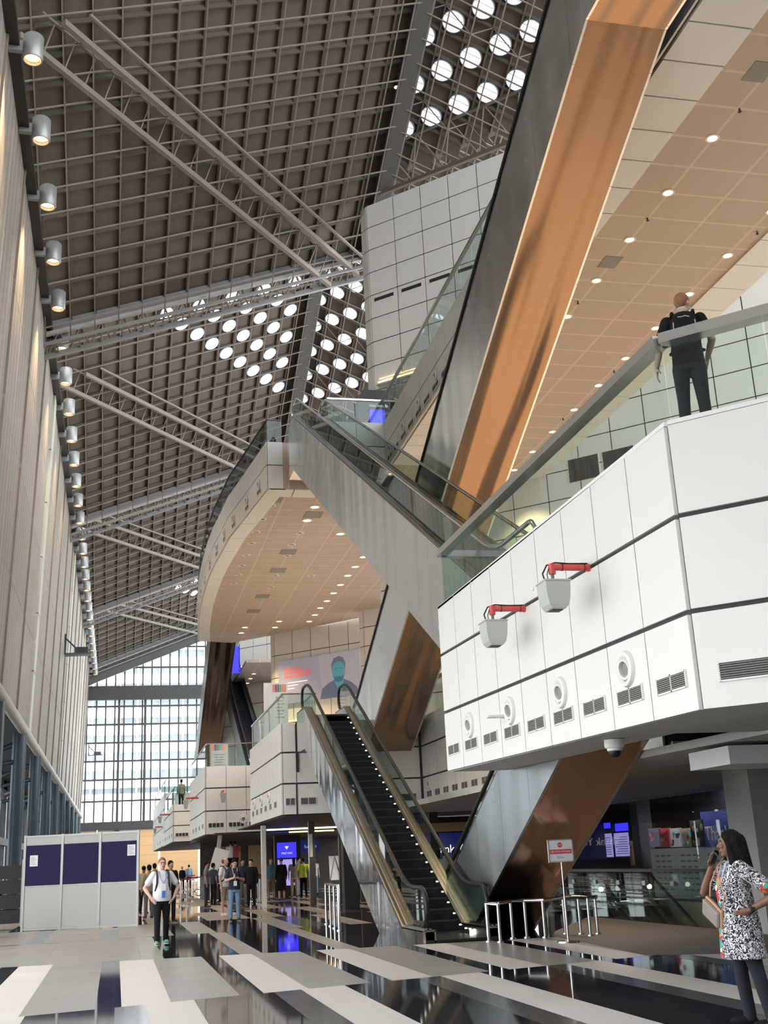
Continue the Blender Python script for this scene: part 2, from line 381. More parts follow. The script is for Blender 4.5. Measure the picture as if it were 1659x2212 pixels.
# lower storey: steel columns in front of a dark glazed recess
nc = 0
for k in range(10):
    y = 43.0+10.6*k
    c = MB(); c.cyl((XB-.1,y,0), (XB-.1,y,7.6), .30, n=20); c.cyl((XB-.1,y,7.2),(XB-2.6,y+1.5,6.4),.13,n=10); c.cyl((XB-.1,y,6.4),(XB-2.6,y-1.2,5.8),.1,n=10)
    o = c.build('steel_column', 'blue_steel', smooth=True)
    tag(o, 'round blue-grey steel column under the perforated wall', 'column', 'steel columns under the perforated wall')
rw = MB(); yy = 30.0
while yy < 144:      # dark piers; tall windows between them widened to let in daylight
    rw.box((-8.2,yy,0),(-8.0,yy+2.6,9), 0); yy += 5.3
rw.box((-8.2,30,0),(-8.0,144,.5), 0); rw.box((-8.2,30,7.6),(-8.0,144,9), 0)
rw.box((-8.0,30,3.6),(-7.7,144,4.1), 1); rw.box((-8.2,30,8.2),(XB-.3,144,8.5), 0)
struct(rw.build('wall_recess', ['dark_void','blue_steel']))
gb = MB(); gb.box((-8.12,30,.5),(-8.1,144,7.6)); struct(gb.build('window_1', 'clear_glass'))
# floodlights along the head of the wall
def floodlight():
    r = thing('wall_floodlight', 'grey cylindrical floodlight on a bracket at the head of the perforated wall', 'floodlight', (-2.9, 29.6, 25.0), 'floodlights along the head of the wall')
    b = MB(); b.lathe([(.0,.42),(.27,.42),(.30,.38),(.30,-.36),(.28,-.40),(.25,-.40),(.25,-.30)], (-2.9,29.6,25.0), n=24); b.build('lamp_body', 'lamp_grey', r, smooth=True)
    b = MB(); b.disc((-2.9,29.6,24.72), .25, (0,0,-1)); g = b.build('lens', 'lamp_glow', r)
    b = MB(); b.lathe([(.12,0),(.11,.06),(.0,.07)], (-2.9,29.6,24.71), (0,0,-1), n=14); b.build('bulb', 'lamp_hot', g, smooth=True)
    b = MB(); b.box((-3.6,29.52,24.85),(-3.18,29.68,25.2)); b.build('bracket', 'lamp_grey', r)
    return r
fl = floodlight()
for i in range(1, 29): copy_tree(fl, loc=(-2.9, 29.6+3.98*i, 25.0-.012*i))
# cable bracket shelf on the wall
def wall_shelf(y, z, lab):
    r = thing('bracket_shelf', lab, 'bracket', (xw(z),y,z))
    b = MB(); x = xw(z); b.bar((x+.1,y-.05,z),(x+1.9,y-.05,z+.05),.9,.1); b.build('shelf', 'dark_metal', r)
    b = MB(); b.bar((x+.12,y,z),(x+.12,y,z+1.5),.16,.12,(1,0,0)); b.bar((x+.12,y,z+1.2),(x+1.3,y,z+.05),.1,.1); b.build('stay', 'black', r)
    b = MB(); b.box((x+.8,y-.4,z+.07),(x+1.7,y+.3,z+.5)); b.build('projector', 'black', r)
p = at(137,1415,X=-3.9); wall_shelf(p.y, p.z, 'black bracket shelf carrying a projector high on the perforated wall')
p = at(187,1633,X=-4.05); wall_shelf(p.y, p.z, 'dark bracket shelf silhouetted against the far glazing')
# ================================================================ ROOF
XR, XL, BAY = 12.2, -4.6, 31.0
ZR0, YR0 = 31.85, 52.2
def yend(x, k): return 48.9+.17*(x+3.5)+BAY*k
def zleft(x, y, k): return ZR0+.44*(YR0+BAY*k-y)-.5*(XR-x)
def zright(x, y, k): return ZR0+.44*(YR0+BAY*k-y)-.44*(x-XR)
NL = V((.5, -.44, -1)); NR = V((-.44, -.44, -1))
def dl(k): return .5*XR-.44*(YR0+BAY*k)-ZR0
def dr(k): return -.44*XR-.44*(YR0+BAY*k)-ZR0
PX = 1.05; PYL, PYR = 1.08, 1.05
sky_n = 0
SKYL = []
def facet(k, side, holes):
    """one roof slope: deck with round holes, ribs under it and a lower grid of chords"""
    L = side == 'L'
    nx = 16 if L else 17
    py = PYL if L else PYR
    ny = 29
    zf = zleft if L else zright
    def pt(i, j, dz=0):
        x = XR-PX*i if L else XR+PX*i
        y = (yend(x, k) if L else yend(XR, k)-.0*(x-XR))-py*j
        return V((x, y, zf(x, y, k)+dz))
    def ok(i, j):
        if L: return True
        p = pt(i, j); return p.x+p.y > 59.3+BAY*k-34 and (p.x+p.y < 60.6+BAY*k)
    dk = MB()
    for i in range(nx):
        for j in range(ny):
            if not L and not (ok(i,j) and ok(i+1,j+1)): continue
            q = [pt(i,j),pt(i+1,j),pt(i+1,j+1),pt(i,j+1)]
            if (i, j) in holes:
                c = sum(q, V())/4; ex = (q[1]-q[0])*.46; ey = (q[3]-q[0])*.46
                r = .47; exn = ex.normalized(); eyn = ey.normalized(); n = 32
                sq = []; ci = []
                for t in range(n):
                    a = 2*PI*t/n; ca, sa = math.cos(a), math.sin(a); m = max(abs(ca), abs(sa))
                    sq.append(c+(q[1]-q[0])*.5*(ca/m)+(q[3]-q[0])*.5*(sa/m)); ci.append(c+exn*r*ca+eyn*r*sa)
                o = len(dk.v); dk.add(sq+ci, [(t,(t+1)%n,(t+1)%n+n,t+n) for t in range(n)])
                SKYL.append((c.copy(), exn, eyn, r, k, side))
            else:
                dk.poly(q)
    ce = struct(dk.build('ceiling', 'roof_deck'), 'sloping brown coffered roof deck')
    rb = MB(); ch = MB(); wb = MB()
    for i in range(nx+1):
        js = [j for j in range(ny+1) if ok(i, j)]
        if len(js) < 2: continue
        rb.bar(pt(i,js[0],-.14), pt(i,js[-1],-.14), .09, .2)
        ch.bar(pt(i,js[0],-1.15), pt(i,js[-1],-1.15), .055, .055)
    for j in range(ny+1):
        ii = [i for i in range(nx+1) if ok(i, j)]
        if len(ii) < 2: continue
        rb.bar(pt(ii[0],j,-.14), pt(ii[-1],j,-.14), .09, .2)
        ch.bar(pt(ii[0],j,-1.15), pt(ii[-1],j,-1.15), .055, .055)
        if j % 4 == 0 and not L:
            for i in ii[:-1]:
                a, b = (pt(i,j,-.2), pt(i+1,j,-1.15)) if i % 2 else (pt(i,j,-1.15), pt(i+1,j,-.2))
                wb.bar(a, b, .04, .04)
    struct(rb.build('ceiling_beam_grid', 'roof_rib', ce)); struct(ch.build('ceiling_lattice', 'chord', ce)); struct(wb.build('ceiling_web_lattice', 'chord', ce))
def cellof(px, py_, k, side):
    L = side == 'L'
    p = on_plane(px, py_, NL if L else NR, dl(k) if L else dr(k))
    i = (XR-p.x)/PX if L else (p.x-XR)/PX
    j = ((yend(p.x, k) if L else yend(XR, k))-p.y)/(PYL if L else PYR)
    return int(math.floor(i)), int(math.floor(j))
hl = set()
a = cellof(590, 846, 1, 'L')
for row, n in enumerate((11, 9, 7, 5, 4, 3)):
    for t in range(n): hl.add((a[0]+t, a[1]+t+2*row))
hr = set(); b = cellof(648, 852, 1, 'R')
for row in range(6):
    for u in range(-0, 5): hr.add((b[0]+u, b[1]+u+2*row))
hn = set(); c = cellof(890, 254, 0, 'R')
for row in range(4):
    for u in range(6): hn.add((c[0]+u, c[1]+u+2*row))
h3 = set()
for q in ((354,1253),(372,1259),(391,1264),(407,1268),(423,1272),(394,1237),(410,1241),(427,1248),(429,1221)): h3.add(cellof(*q, 3, 'L'))
facet(0, 'L', set()); facet(0, 'R', hn); facet(1, 'L', hl); facet(1, 'R', hr); facet(2, 'L', set()); facet(3, 'L', h3)
facet(2, 'R', set()); facet(3, 'R', set())
SK = ['round skylight with glazing bars in the roof slope beside the copper escalator', 'round skylight with glazing bars in the middle slope above the curved terrace', '', 'small round skylight in the far roof slope by the terrace edge']
def skylight(c, ex, ey, r, k, side):
    n = ex.cross(ey).normalized()
    if n.z < 0: n = -n
    o = thing('round_skylight', SK[k] if side == 'L' or k == 0 else 'round skylight with glazing bars on the tower side of the roof ridge', 'skylight', tuple(c), 'round skylights in roof bay %d %s' % (k, side))
    b = MB(); b.lathe([(r+.035,-.24),(r+.035,.02),(r,.02),(r,-.24),(r+.035,-.24)], c, n, 28); b.build('collar', 'truss_light', o, smooth=True)
    b = MB(); b.disc(c-n*.235, r, n, 28); b.build('glass_pane', 'skylight_glass', o)
    b = MB()
    for t in (-.2, .16): 
        w = math.sqrt(r*r-t*t); b.bar(c-n*.25+ey*t-ex*w, c-n*.25+ey*t+ex*w, .022, .02, n)
    b.build('glazing_bar', 'truss_grey', o)
for s in SKYL: skylight(*s)
# ridge girders, edge trusses, diagonal trusses
def pt_l(x, k, dz): y = yend(x, k); return V((x, y, zleft(x, y, k)+dz))
for k in range(4):
    r = thing('ridge_girder', ('grey box girder along the roof ridge beside the white tower', 'grey box girder dividing the two skylight slopes over the terrace', 'grey ridge girder hidden beyond the curved terrace', 'farthest grey ridge girder near the end glazing')[k], 'girder', (XR, 0, 0))
    b = MB(); p = V((XR, yend(XR,k)-.2, zleft(XR, yend(XR,k)-.2, k)-.75)); q = V((XR, yend(XR,k)-30, zleft(XR, yend(XR,k)-30, k)-.75))
    b.bar(p, q, .7, .9); b.build('girder_box', 'girder_dark', r)
    b = MB()
    for s in (-.4, .4): b.bar(p+V((s,0,-.42)), q+V((s,0,-.42)), .08, .1)
    b.build('flange', 'truss_grey', r)
    r = thing('edge_truss', ('lattice truss closing the low edge of the roof slope before the lit skylights', 'lattice truss with a pale rail behind the first terrace bay', 'lattice truss across the roof beyond the terrace edge', 'heavy dark end beam of the roof above the glazing')[k], 'truss', (0, yend(0,k), 0))
    A, B = pt_l(-4.0, k, 0), pt_l(XR-.2, k, 0)
    if k == 3:
        b = MB(); b.bar(A+V((0,.2,-1.2)), B+V((0,.2,-1.2)), .7, 1.9); b.build('beam', 'beam_grey', r)
    b = MB(); b.bar(A+V((0,0,-.25)), B+V((0,0,-.25)), .5, .5); b.bar(A+V((0,.5,-1.35)), B+V((0,.5,-1.35)), .22, .22); b.bar(A+V((0,-.5,-1.2)), B+V((0,-.5,-1.2)), .14, .14); b.build('chord', 'truss_grey', r)
    b = MB(); b.bar(A+V((0,-.3,-.62)), B+V((0,-.3,-.62)), .22, .16); b.build('rail', 'truss_light', r)
    b = MB()
    for t in range(17):
        u, w = t/17, (t+1)/17; P, Q = A.lerp(B, u), A.lerp(B, w)
        b.bar(P+V((0,0,-.4)), P.lerp(Q,.5)+V((0,.5,-1.35)), .07, .07); b.bar(P.lerp(Q,.5)+V((0,.5,-1.35)), Q+V((0,0,-.4)), .07, .07); b.bar(P+V((0,.5,-1.35)), P+V((0,-.5,-1.2)), .06, .06)
    b.build('web_lattice', 'chord', r)
    r = thing('diagonal_truss', ('long diagonal twin truss running up to the tower corner', 'diagonal twin truss below the skylights ending behind the terrace', 'diagonal twin truss over the far half of the hall', 'short diagonal truss next to the end glazing')[k], 'truss', (0, yend(0,k)-8, 0))
    e = pt_l(XR-.6, k, -.3); u = V((-.654, -.757, 0)).normalized(); 
    def on(t, off): 
        x = e.x+u.x*t+off; y = e.y+u.y*t; return V((x, y, zleft(x, y, k)-1.3))
    b = MB()
    for off in (0, -1.5): b.bar(on(0,off), on(21.5,off), .2, .24); 
    b.build('chord', 'chord', r)
    b = MB(); b.bar(on(0,.9), on(21.5,.9), .11, .11); b.bar(on(0,-.75)+V((0,0,.7)), on(21.5,-.75)+V((0,0,.7)), .1, .1)
    b.build('side_rail', 'chord', r)
    b = MB()
    for t in range(20): b.bar(on(t*1.07,0), on((t+.5)*1.07,-.75)+V((0,0,.7)), .05, .05); b.bar(on(t*1.07,-1.5), on((t+.5)*1.07,-.75)+V((0,0,.7)), .05, .05)
    b.build('web_lattice', 'chord', r)
    g = MB(); x = -4.35; ys = yend(x,k)-BAY; ye = yend(x,k)-.2
    g.hexa([(x,ys,24.9),(x,ye,24.9),(x,ye,zleft(x,ye,k)),(x,ys,zleft(x,ys,k))], [(x+.15,ys,24.9),(x+.15,ye,24.9),(x+.15,ye,zleft(x,ye,k)),(x+.15,ys,zleft(x,ys,k))])
    struct(g.build('wall_clerestory', 'pale_clad'))
# small twin spotlights hung from the ridge girders
def spot(px, py_, Xs, k):
    y = at(px, py_, X=Xs); o = thing('ridge_spotlight', 'small black spotlight hanging in a pair from the roof ridge girder', 'spotlight', tuple(y), 'spotlights under the ridge girders')
    b = MB(); b.cyl(y+V((0,0,.05)), y+V((0,0,.5)), .14, n=14); b.build('lamp_body', 'black', o, smooth=True)
    b = MB(); b.cyl(y+V((0,0,.5)), y+V((0,0,1.1)), .03, n=6); b.build('stem', 'black', o)
    b = MB(); b.disc(y+V((0,0,.03)), .12, (0,0,-1), 14); b.build('lens', 'lamp_hot', o)
for q in ((857,190,11.85,0),(880,194,12.5,0),(671,596,11.9,1),(682,594,12.5,1),(645,686,11.9,1),(656,686,12.5,1),(632,774,11.8,1),(646,774,12.4,1),(618,857,11.8,1),(631,857,12.4,1)): spot(*q)
# ================================================================ END GLAZING
YE = 144.0
gl = MB(); gl.poly([(-6,YE,7.1),(24,YE,7.1),(24,YE,40),(-6,YE,22)])
gw = struct(gl.build('window_2', 'clear_glass'), 'glazed end wall of the hall')
b = MB(); x = -3.8
while x < 13: b.box((x-.085,YE-.12,7.1),(x+.085,YE+.05,34)); x += 1.1
for z in (9.5,12.0,14.2,16.4,18.6,20.8,25.6,28.2): b.box((-4.5,YE-.1,z-.1),(14,YE+.04,z+.1))
struct(b.build('window_mullion_grid', 'mullion', gw))
b = MB()
for px in (255, 312): 
    x = at(px,1650,Y=YE).x; b.box((x-.14,YE-.35,6.6),(x+.14,YE-.02,22))
struct(b.build('window_post', 'mullion', gw))
b = MB(); b.box((-4.5,YE-.9,21.5),(12,YE-.1,23.2)); struct(b.build('beam_crossing', 'beam_grey'))
b = MB(); b.box((-4.5,YE-.7,6.2),(12,YE+.1,7.1)); x = at(253,1810,Y=YE).x; b.box((x-.25,YE-.6,0),(x+.25,YE,6.4)); struct(b.build('beam_transom', 'mullion'))
m, nt, bb = nodes('blind'); bb.inputs['Base Color'].default_value = (.78,.62,.42,1); bb.inputs['Roughness'].default_value = .9
tr = N(nt,'BsdfTranslucent'); tr.inputs[0].default_value = (.60,.46,.31,1); mxs = N(nt,'MixShader'); mxs.inputs[0].default_value = .75
nt.links.new(bb.outputs[0], mxs.inputs[1]); nt.links.new(tr.outputs[0], mxs.inputs[2]); nt.links.new(mxs.outputs[0], nt.nodes['Material Output'].inputs[0])
for i, (x0, x1) in enumerate(((-4.4,-2.3),(-2.2,-.1),(.1,4.9),(5.1,9.6))):
    r = thing('roller_blind', ('narrow beige roller blind at the edge of the far wall','beige roller blind beside the dark post of the far wall','wide beige roller blind in the middle of the far wall','beige roller blind by the far balcony')[i], 'blind', (x0,YE-.3,6.2))
    b = MB(); b.box((x0,YE-.36,.1),(x1,YE-.33,6.15)); b.build('fabric', 'blind', r)
    b = MB(); b.cyl((x0,YE-.35,6.12),(x1,YE-.35,6.12),.09,n=10); b.build('roller', 'aluminium', r)
    b = MB()
    for s in range(1,6): b.box((x0,YE-.39,s*1.05),(x1,YE-.36,s*1.05+.05))
    b.build('batten_seam', 'beige', r)
# hotel-like white block beyond the glass
r = thing('facade_block', 'bright white office block with banded windows seen through the end glazing', 'building', (0,205,0))
b = MB(); b.box((-60,206,-20),(19,214,90)); b.build('window_wall', 'facade_glass', r)
b = MB()
for z in range(-6, 26): b.box((-60,204.2,z*3.0),(16,206,z*3.0+1.5))
b.box((14.8,204,-20),(16,207,90)); b.box((16,205.2,-20),(60,206,90)); b.build('balcony_band', 'facade_white', r)
b = MB()
for k in range(-10, 9): b.box((k*3.9-.9,203.6,-10),(k*3.9-.6,205.9,80)) if k > 0 else b.box((k*4.6,203.6,-10),(k*4.6+.3,205.9,80))
b.build('fin', 'facade_white', r)
b = MB(); b.box((-60,203.8,-20),(19,206,14.0)); b.build('podium', 'facade_white', r)

# the hall goes on towards and past the camera: unseen roof slope and wall head, added to cut sky light
nb = MB(); nb.poly([(-4.6,-12,zleft(-4.6,19,0)+1),(30,-12,zleft(-4.6,19,0)+12),(30,20,zleft(-4.6,19,0)+12),(-4.6,20,zleft(-4.6,19,0)+1)]); struct(nb.build('ceiling_near','roof_deck'))
nb = MB(); nb.box((-4.5,-12,8),(-4.2,22,42)); struct(nb.build('wall_left_near','perforated'))
nb = MB(); nb.box((-14,-12.3,0),(24,-12,22)); nb.box((24,-12,0),(24.3,17.5,22)); struct(nb.build('wall_light_block','booth_white')); nb = MB(); nb.box((-14,-12,8),(-13.8,22,8.2)); struct(nb.build('trim_6','conc'))  # unseen back and side walls, added and sized to hold back sky light
mat('terrace_floor', (.5,.44,.37), .35)
# ================================================================ TOWERS (45-degree panelled walls)
def tower(name, c, xa, xb, z0, z1, label, row=1.2, cut=None):
    mb = MB(); A = (xa, c-xa); B = (xb, c-xb); n = int(round((z1-z0)/row))
    lv = [z0+(z1-z0)*i/n for i in range(n+1)]
    L = (xb-xa)*math.sqrt(2); cols = int(round(L/1.5))
    cladding(mb, A, B, lv, lv, cols, .06, .05, .05, True, (-.7071,-.7071,0))
    a2 = (xa-.18, c-xa+.05)     # bevelled return
    cladding(mb, (a2[0]+.0, a2[1]+.4), A, lv, lv, 1, .06, .03, .05, True, (-1,-.0,0))
    return struct(mb.build(name, ['white_panel','seam']), label)
TC = 59.3
tower('wall_tower', TC, 11.4, 33.0, 22.5, 32.3, 'white panelled tower wall under the roof')
tower('wall_upper_left', TC, 11.5, 17.2, 5.7, 16.5, 'white panelled wall under the upper terrace')
tower('wall_upper_right', TC, 17.2, 38.0, 6.9, 22.5, 'white panelled wall behind the terrace')
b = MB(); b.prism([(11.6,50.0,18.5),(33,28.6,18.5),(33.6,29.2,18.5),(12.2,50.6,18.5)], (0,0,4.0)); struct(b.build('wall_recess_upper', 'dark_brown'))
b = MB(); b.poly([(x,y,18.56) for x, y in ((5.9,44.9),(8,44.9),(8,42.3),(10.35,42.3),(10.2,4),(17.1,4),(17.1,42.1),(11.6,47.7),(12,60),(8,79),(5.4,78),(4.8,66),(4.7,58),(5.3,50))]); struct(b.build('floor_upper', 'terrace_floor'))
b = MB(); b.hexa([(11.5,47.95,22.45),(33,26.45,22.45),(33.8,27.25,22.45),(12.3,48.75,22.45)], [(11.5,47.95,22.5),(33,26.45,22.5),(33.8,27.25,22.5),(12.3,48.75,22.5)]); struct(b.build('trim_3', 'white_matt'))
n45_ = V((-.7071,-.7071,0))
# slot grilles on the towers
r = thing('tower_head_truss','dark lattice truss along the head of the white tower wall','truss',(12,47,33)); b = MB(); A = V((12.0,47.3,32.75)); B = V((30,29.3,32.75)); U = V((0,0,1.7))
b.bar(A,B,.16,.2); b.bar(A+U+n45_,B+U+n45_,.12,.12); b.bar(A-n45_*.6+U*.9,B-n45_*.6+U*.9,.4,.5); b.build('chord','roof_rib',r); b = MB()
for t in range(14):
    P, Q = A.lerp(B,t/14), A.lerp(B,(t+1)/14); b.bar(P,P.lerp(Q,.5)+U+n45_,.06,.06); b.bar(P.lerp(Q,.5)+U+n45_,Q,.06,.06)
b.build('web_lattice','chord',r)
def grille(p, q, h, n, name='air_grille', label='', group=None, split=2, out=.012):
    """louvred wall grille from plan point p to q at height p.z (lower edge), outward n"""
    p, q, n = V(p), V(q), V(n); r = thing(name, label, 'grille', tuple((p+q)/2), group)
    d = (q-p); up = V((0,0,h)); b = MB(); b.hexa([p-n*.02,q-n*.02,q+up-n*.02,p+up-n*.02], [p+n*.004,q+n*.004,q+up+n*.004,p+up+n*.004]); b.build('backing', 'seam', r)
    f = MB(); w = .018
    f.bar(p, q, .03, w); f.bar(p+up, q+up, .03, w)
    for t in range(split+1): f.bar(p+d*(t/split)+V((0,0,-w/2)), p+d*(t/split)+up+V((0,0,w/2)), w*1.3, .03, n)
    f.build('frame', 'white_panel', r)
    if d.length*h > .06 and p.y < 40:
        s = MB(); k = 8
        for t in range(1, k): s.bar(p+up*(t/k)+n*.008, q+up*(t/k)+n*.008, .016, .009)
        s.build('slat', 'thin_seam', r)
    return r
n45 = V((-.7071,-.7071,0))
for (xa, xb) in [(11.55+1.08*i, 12.34+1.08*i) for i in range(5)]:
    grille(V((xa,TC-xa,27.0))+n45*.07, V((xb,TC-xb,27.0))+n45*.07, .2, n45, 'slot_grille', 'narrow dark slot grille in the row across the white tower wall', 'slot grilles across the tower', 1)
for i in range(9):
    x = 17.9+1.07*i
    grille(V((x,TC-x,15.9))+n45*.07, V((x+.95,TC-x-.95,15.9))+n45*.07, 1.0, n45, 'wall_grille', 'large dark grille low on the white wall behind the glass railing', 'large grilles behind the glass railing', 1)
tower('wall_tower_far', 86.5, 10.25, 15.6, 10.4, 16.5, 'white panelled wall carrying the media screen', 1.5)
b = MB(); b.prism([(10.6,77.6,5.85),(25,63.2,5.85),(25.5,63.7,5.85),(11.1,78.1,5.85)], (0,0,4.6)); struct(b.build('wall_recess_lower', 'beige'))
tower('wall_column_far', 83.6, 14.9, 17.6, 5.85, 19, 'white panelled pier beside the media screen')
def cove(p, q, label):
    r = thing('cove_light', label, 'light', tuple((V(p)+V(q))/2)); b = MB(); b.bar(p, q, .06, .1); b.build('tube', 'cove_glow', r)
    b = MB(); b.bar(V(p)+V((0,0,-.16)), V(q)+V((0,0,-.16)), .5, .06); b.build('ledge', 'white_matt', r)
cove(V((11.6,47.7,22.75))+n45*.16, V((17,42.3,22.75))+n45*.16, 'orange cove light glowing along the foot of the white tower wall')
cove(V((10.6,75.9,10.2))+n45*.35, V((15.2,71.3,10.2))+n45*.35, 'warm cove light glowing under the media screen')
def cove_lamp(p, q, z, pw):
    L = bpy.data.lights.new('cove', 'AREA'); L.shape = 'RECTANGLE'; L.size = (V(q)-V(p)).length; L.size_y = .15; L.energy = pw; L.color = (1,.6,.25)
    o = bpy.data.objects.new('cove', L); C.objects.link(o); c = (V(p)+V(q))/2; o.location = (c.x, c.y, z)
    d = V((q[0]-p[0], q[1]-p[1], 0)).normalized(); z = -(V((.3,.3,1)).normalized()); y = z.cross(d).normalized()
    o.matrix_world = Matrix.Translation(o.location) @ Matrix((d, y, z)).transposed().to_4x4()
cove_lamp((11.6,47.7),(17,42.3), 22.95, 110)
cove_lamp((10.6,75.9),(15.2,71.3), 10.45, 90)
# media screen
r = thing('media_screen', 'large lilac media screen with a teal tinted portrait on the panelled wall', 'screen', (12.9,73.4,13))
o0 = V((10.55,75.95,11.6))+n45*.1; u45 = V((.7071,-.7071,0)); W, H = 6.55, 2.9
b = MB(); b.hexa([o0,o0+u45*W,o0+u45*W+V((0,0,H)),o0+V((0,0,H))], [x+n45*.12 for x in (o0,o0+u45*W,o0+u45*W+V((0,0,H)),o0+V((0,0,H)))])
mat('screen_lav', (.3,.29,.36), .4, emit=(.33,.32,.40), es=.38); mat('screen_lav2', (.35,.33,.38), .4, emit=(.40,.38,.42), es=.38)
mat('scr_red', (.7,.15,.14), .4, emit=(.75,.16,.15), es=.42); mat('scr_teal', (.08,.3,.34), .4, emit=(.09,.30,.34), es=.4); mat('scr_teal2', (.03,.12,.16), .4, emit=(.04,.15,.19), es=.6); mat('scr_dark', (.09,.1,.15), .4, emit=(.10,.11,.16), es=.6)
sc = b.build('panel', 'screen_lav', r)
def scr(pts, m, name, off):     # outline in screen coordinates (0..W, 0..H)
    q = MB(); P = [o0+n45*(.122+off)+u45*x+V((0,0,z)) for x, z in pts]; q.prism(P, n45*.003); q.build(name, m, sc)
scr([(3.6,0),(6.55,0),(6.55,2.9),(3.3,2.9)], 'screen_lav2', 'picture_backdrop', .001)
scr([(3.4,0),(3.55,.65),(4.1,1.0),(4.6,1.15),(5.3,1.12),(5.9,.85),(6.3,.5),(6.4,0)], 'scr_dark', 'picture_jumper', .006)
scr([(4.55,1.2),(4.62,.9),(5.0,.25),(5.25,.8),(5.3,1.25)], 'scr_teal', 'picture_neck', .011)
scr([(4.9+.52*math.cos(t*PI/12), 1.72+.72*math.sin(t*PI/12)) for t in range(24)], 'scr_teal', 'picture_face', .016)
scr([(4.38,1.75),(4.36,2.2),(4.55,2.55),(4.95,2.66),(5.3,2.52),(5.46,2.15),(5.43,1.75),(5.34,2.1),(5.05,2.3),(4.7,2.3),(4.48,2.1)], 'scr_dark', 'picture_hair', .021)
scr([(4.5,1.4),(4.6,1.05),(4.9,.97),(5.2,1.05),(5.33,1.4),(5.1,1.3),(4.9,1.34),(4.7,1.3)], 'scr_teal2', 'picture_beard', .021)
for xx in (4.68, 5.1): scr([(xx-.13,1.83),(xx+.13,1.83),(xx+.13,1.88),(xx-.13,1.88)], 'scr_teal2', 'picture_eye', .021)
for z, x1 in ((2.2,1.9),(1.95,2.6),(1.7,2.5)):
    x = .5; q = 0
    while x < x1: w = .1+.09*((q*7) % 3); scr([(x,z),(x+w,z),(x+w,z+.17),(x,z+.17)], 'scr_red', 'caption_text', .004); x += w+.05; q += 1
for z, x1 in ((1.35,2.4),(1.15,1.6),(.95,1.3)): scr([(.6,z),(x1,z),(x1,z+.05),(.6,z+.05)], 'screen_white', 'caption_text', .004)
# ================================================================ LEVELS
ZS3, ZF3 = 16.5, 18.55
CUR = [(5.85,44.8),(5.26,49.9),(4.95,52.4),(4.83,54.8),(4.66,57.7),(4.58,60.6),(4.58,64.1),(4.63,67.6),(4.78,71.1),(4.97,74.6),(5.15,76.7),(5.3,78.7)]
L3 = [(5.85,44.8),(7.95,44.8),(7.95,42.2),(10.35,42.2),(10.2,4),(17.1,4),(17.1,45),(19,66),(10.3,76.6),(7.63,79.4),(5.3,78.7)]+CUR[1:-1][::-1]
b = MB(); b.prism([(x,y,ZS3) for x, y in L3], (0,0,ZF3-ZS3)); struct(b.build('ceiling_soffit', 'soffit_tile'), 'tiled soffit of the upper terrace with warm light in its colour')
def in_poly(x, y, P):
    c = False
    for i in range(len(P)):
        (a, b_), (d, e) = P[i], P[i-1]
        if (b_ > y) != (e > y) and x < (d-a)*(y-b_)/(e-b_)+a: c = not c
    return c
# white cover tiles along the soffit edge
ed = MB()
k = 0
for i in range(36):
    y0 = 5+1.1*i
    if y0 > 41: break
    ed.box((10.25+.15*(y0-14)/28.2 if y0 > 14 else 10.2,y0+.02,ZS3-.05),(11.6,y0+1.08,ZS3-.004))
for i in range(30): ed.box((16.0,5+1.3*i+.02,ZS3-.05),(17.1,5+1.3*i+1.28,ZS3-.004))
for (a, c_) in zip(CUR[:-1], CUR[1:]):
    ed.hexa([(a[0]+.02,a[1]+.03,ZS3-.04),(a[0]+.75,a[1]+.03,ZS3-.04),(c_[0]+.75,c_[1]-.03,ZS3-.04),(c_[0]+.02,c_[1]-.03,ZS3-.04)], [(a[0]+.02,a[1]+.03,ZS3),(a[0]+.75,a[1]+.03,ZS3),(c_[0]+.75,c_[1]-.03,ZS3),(c_[0]+.02,c_[1]-.03,ZS3)])
for i in range(2): ed.box((5.95+1.05*i,44.83,ZS3-.045),(6.95+1.05*i,45.8,ZS3-.003)); ed.box((8.0+1.1*i,42.23,ZS3-.045),(9.08+1.1*i,43.2,ZS3-.003))
struct(ed.build('trim_4', 'white_matt'))
def glass_rail(parent, pts, z0, h=1.1, cap=.09, capm='cap_steel', gm='glass', pw=1.2):
    """panes standing on the parapet along pts (plan), handrail on top: children of parent"""
    for (a, c_) in zip(pts[:-1], pts[1:]):
        a, c_ = V((a[0],a[1],0)), V((c_[0],c_[1],0)); d = c_-a; n = max(1, round(d.length/pw)); s = d.normalized(); nn = V((s.y,-s.x,0))
        for i in range(n):
            p = a+d*(i/n)+s*.012; q = a+d*((i+1)/n)-s*.012; b = MB()
            b.hexa([p-nn*.006+V((0,0,z0)),q-nn*.006+V((0,0,z0)),q-nn*.006+V((0,0,z0+h)),p-nn*.006+V((0,0,z0+h))],[p+nn*.006+V((0,0,z0)),q+nn*.006+V((0,0,z0)),q+nn*.006+V((0,0,z0+h)),p+nn*.006+V((0,0,z0+h))])
            b.build('glass_pane', gm, parent)
    b = MB(); b.tube([(x,y,z0+h+cap*.3) for x, y in pts], cap, n=10) if False else [b.bar((p[0],p[1],z0+h+.02),(q[0],q[1],z0+h+.02),cap*1.6,cap) for p, q in zip(pts[:-1],pts[1:])]
    b.build('handrail', capm, parent)
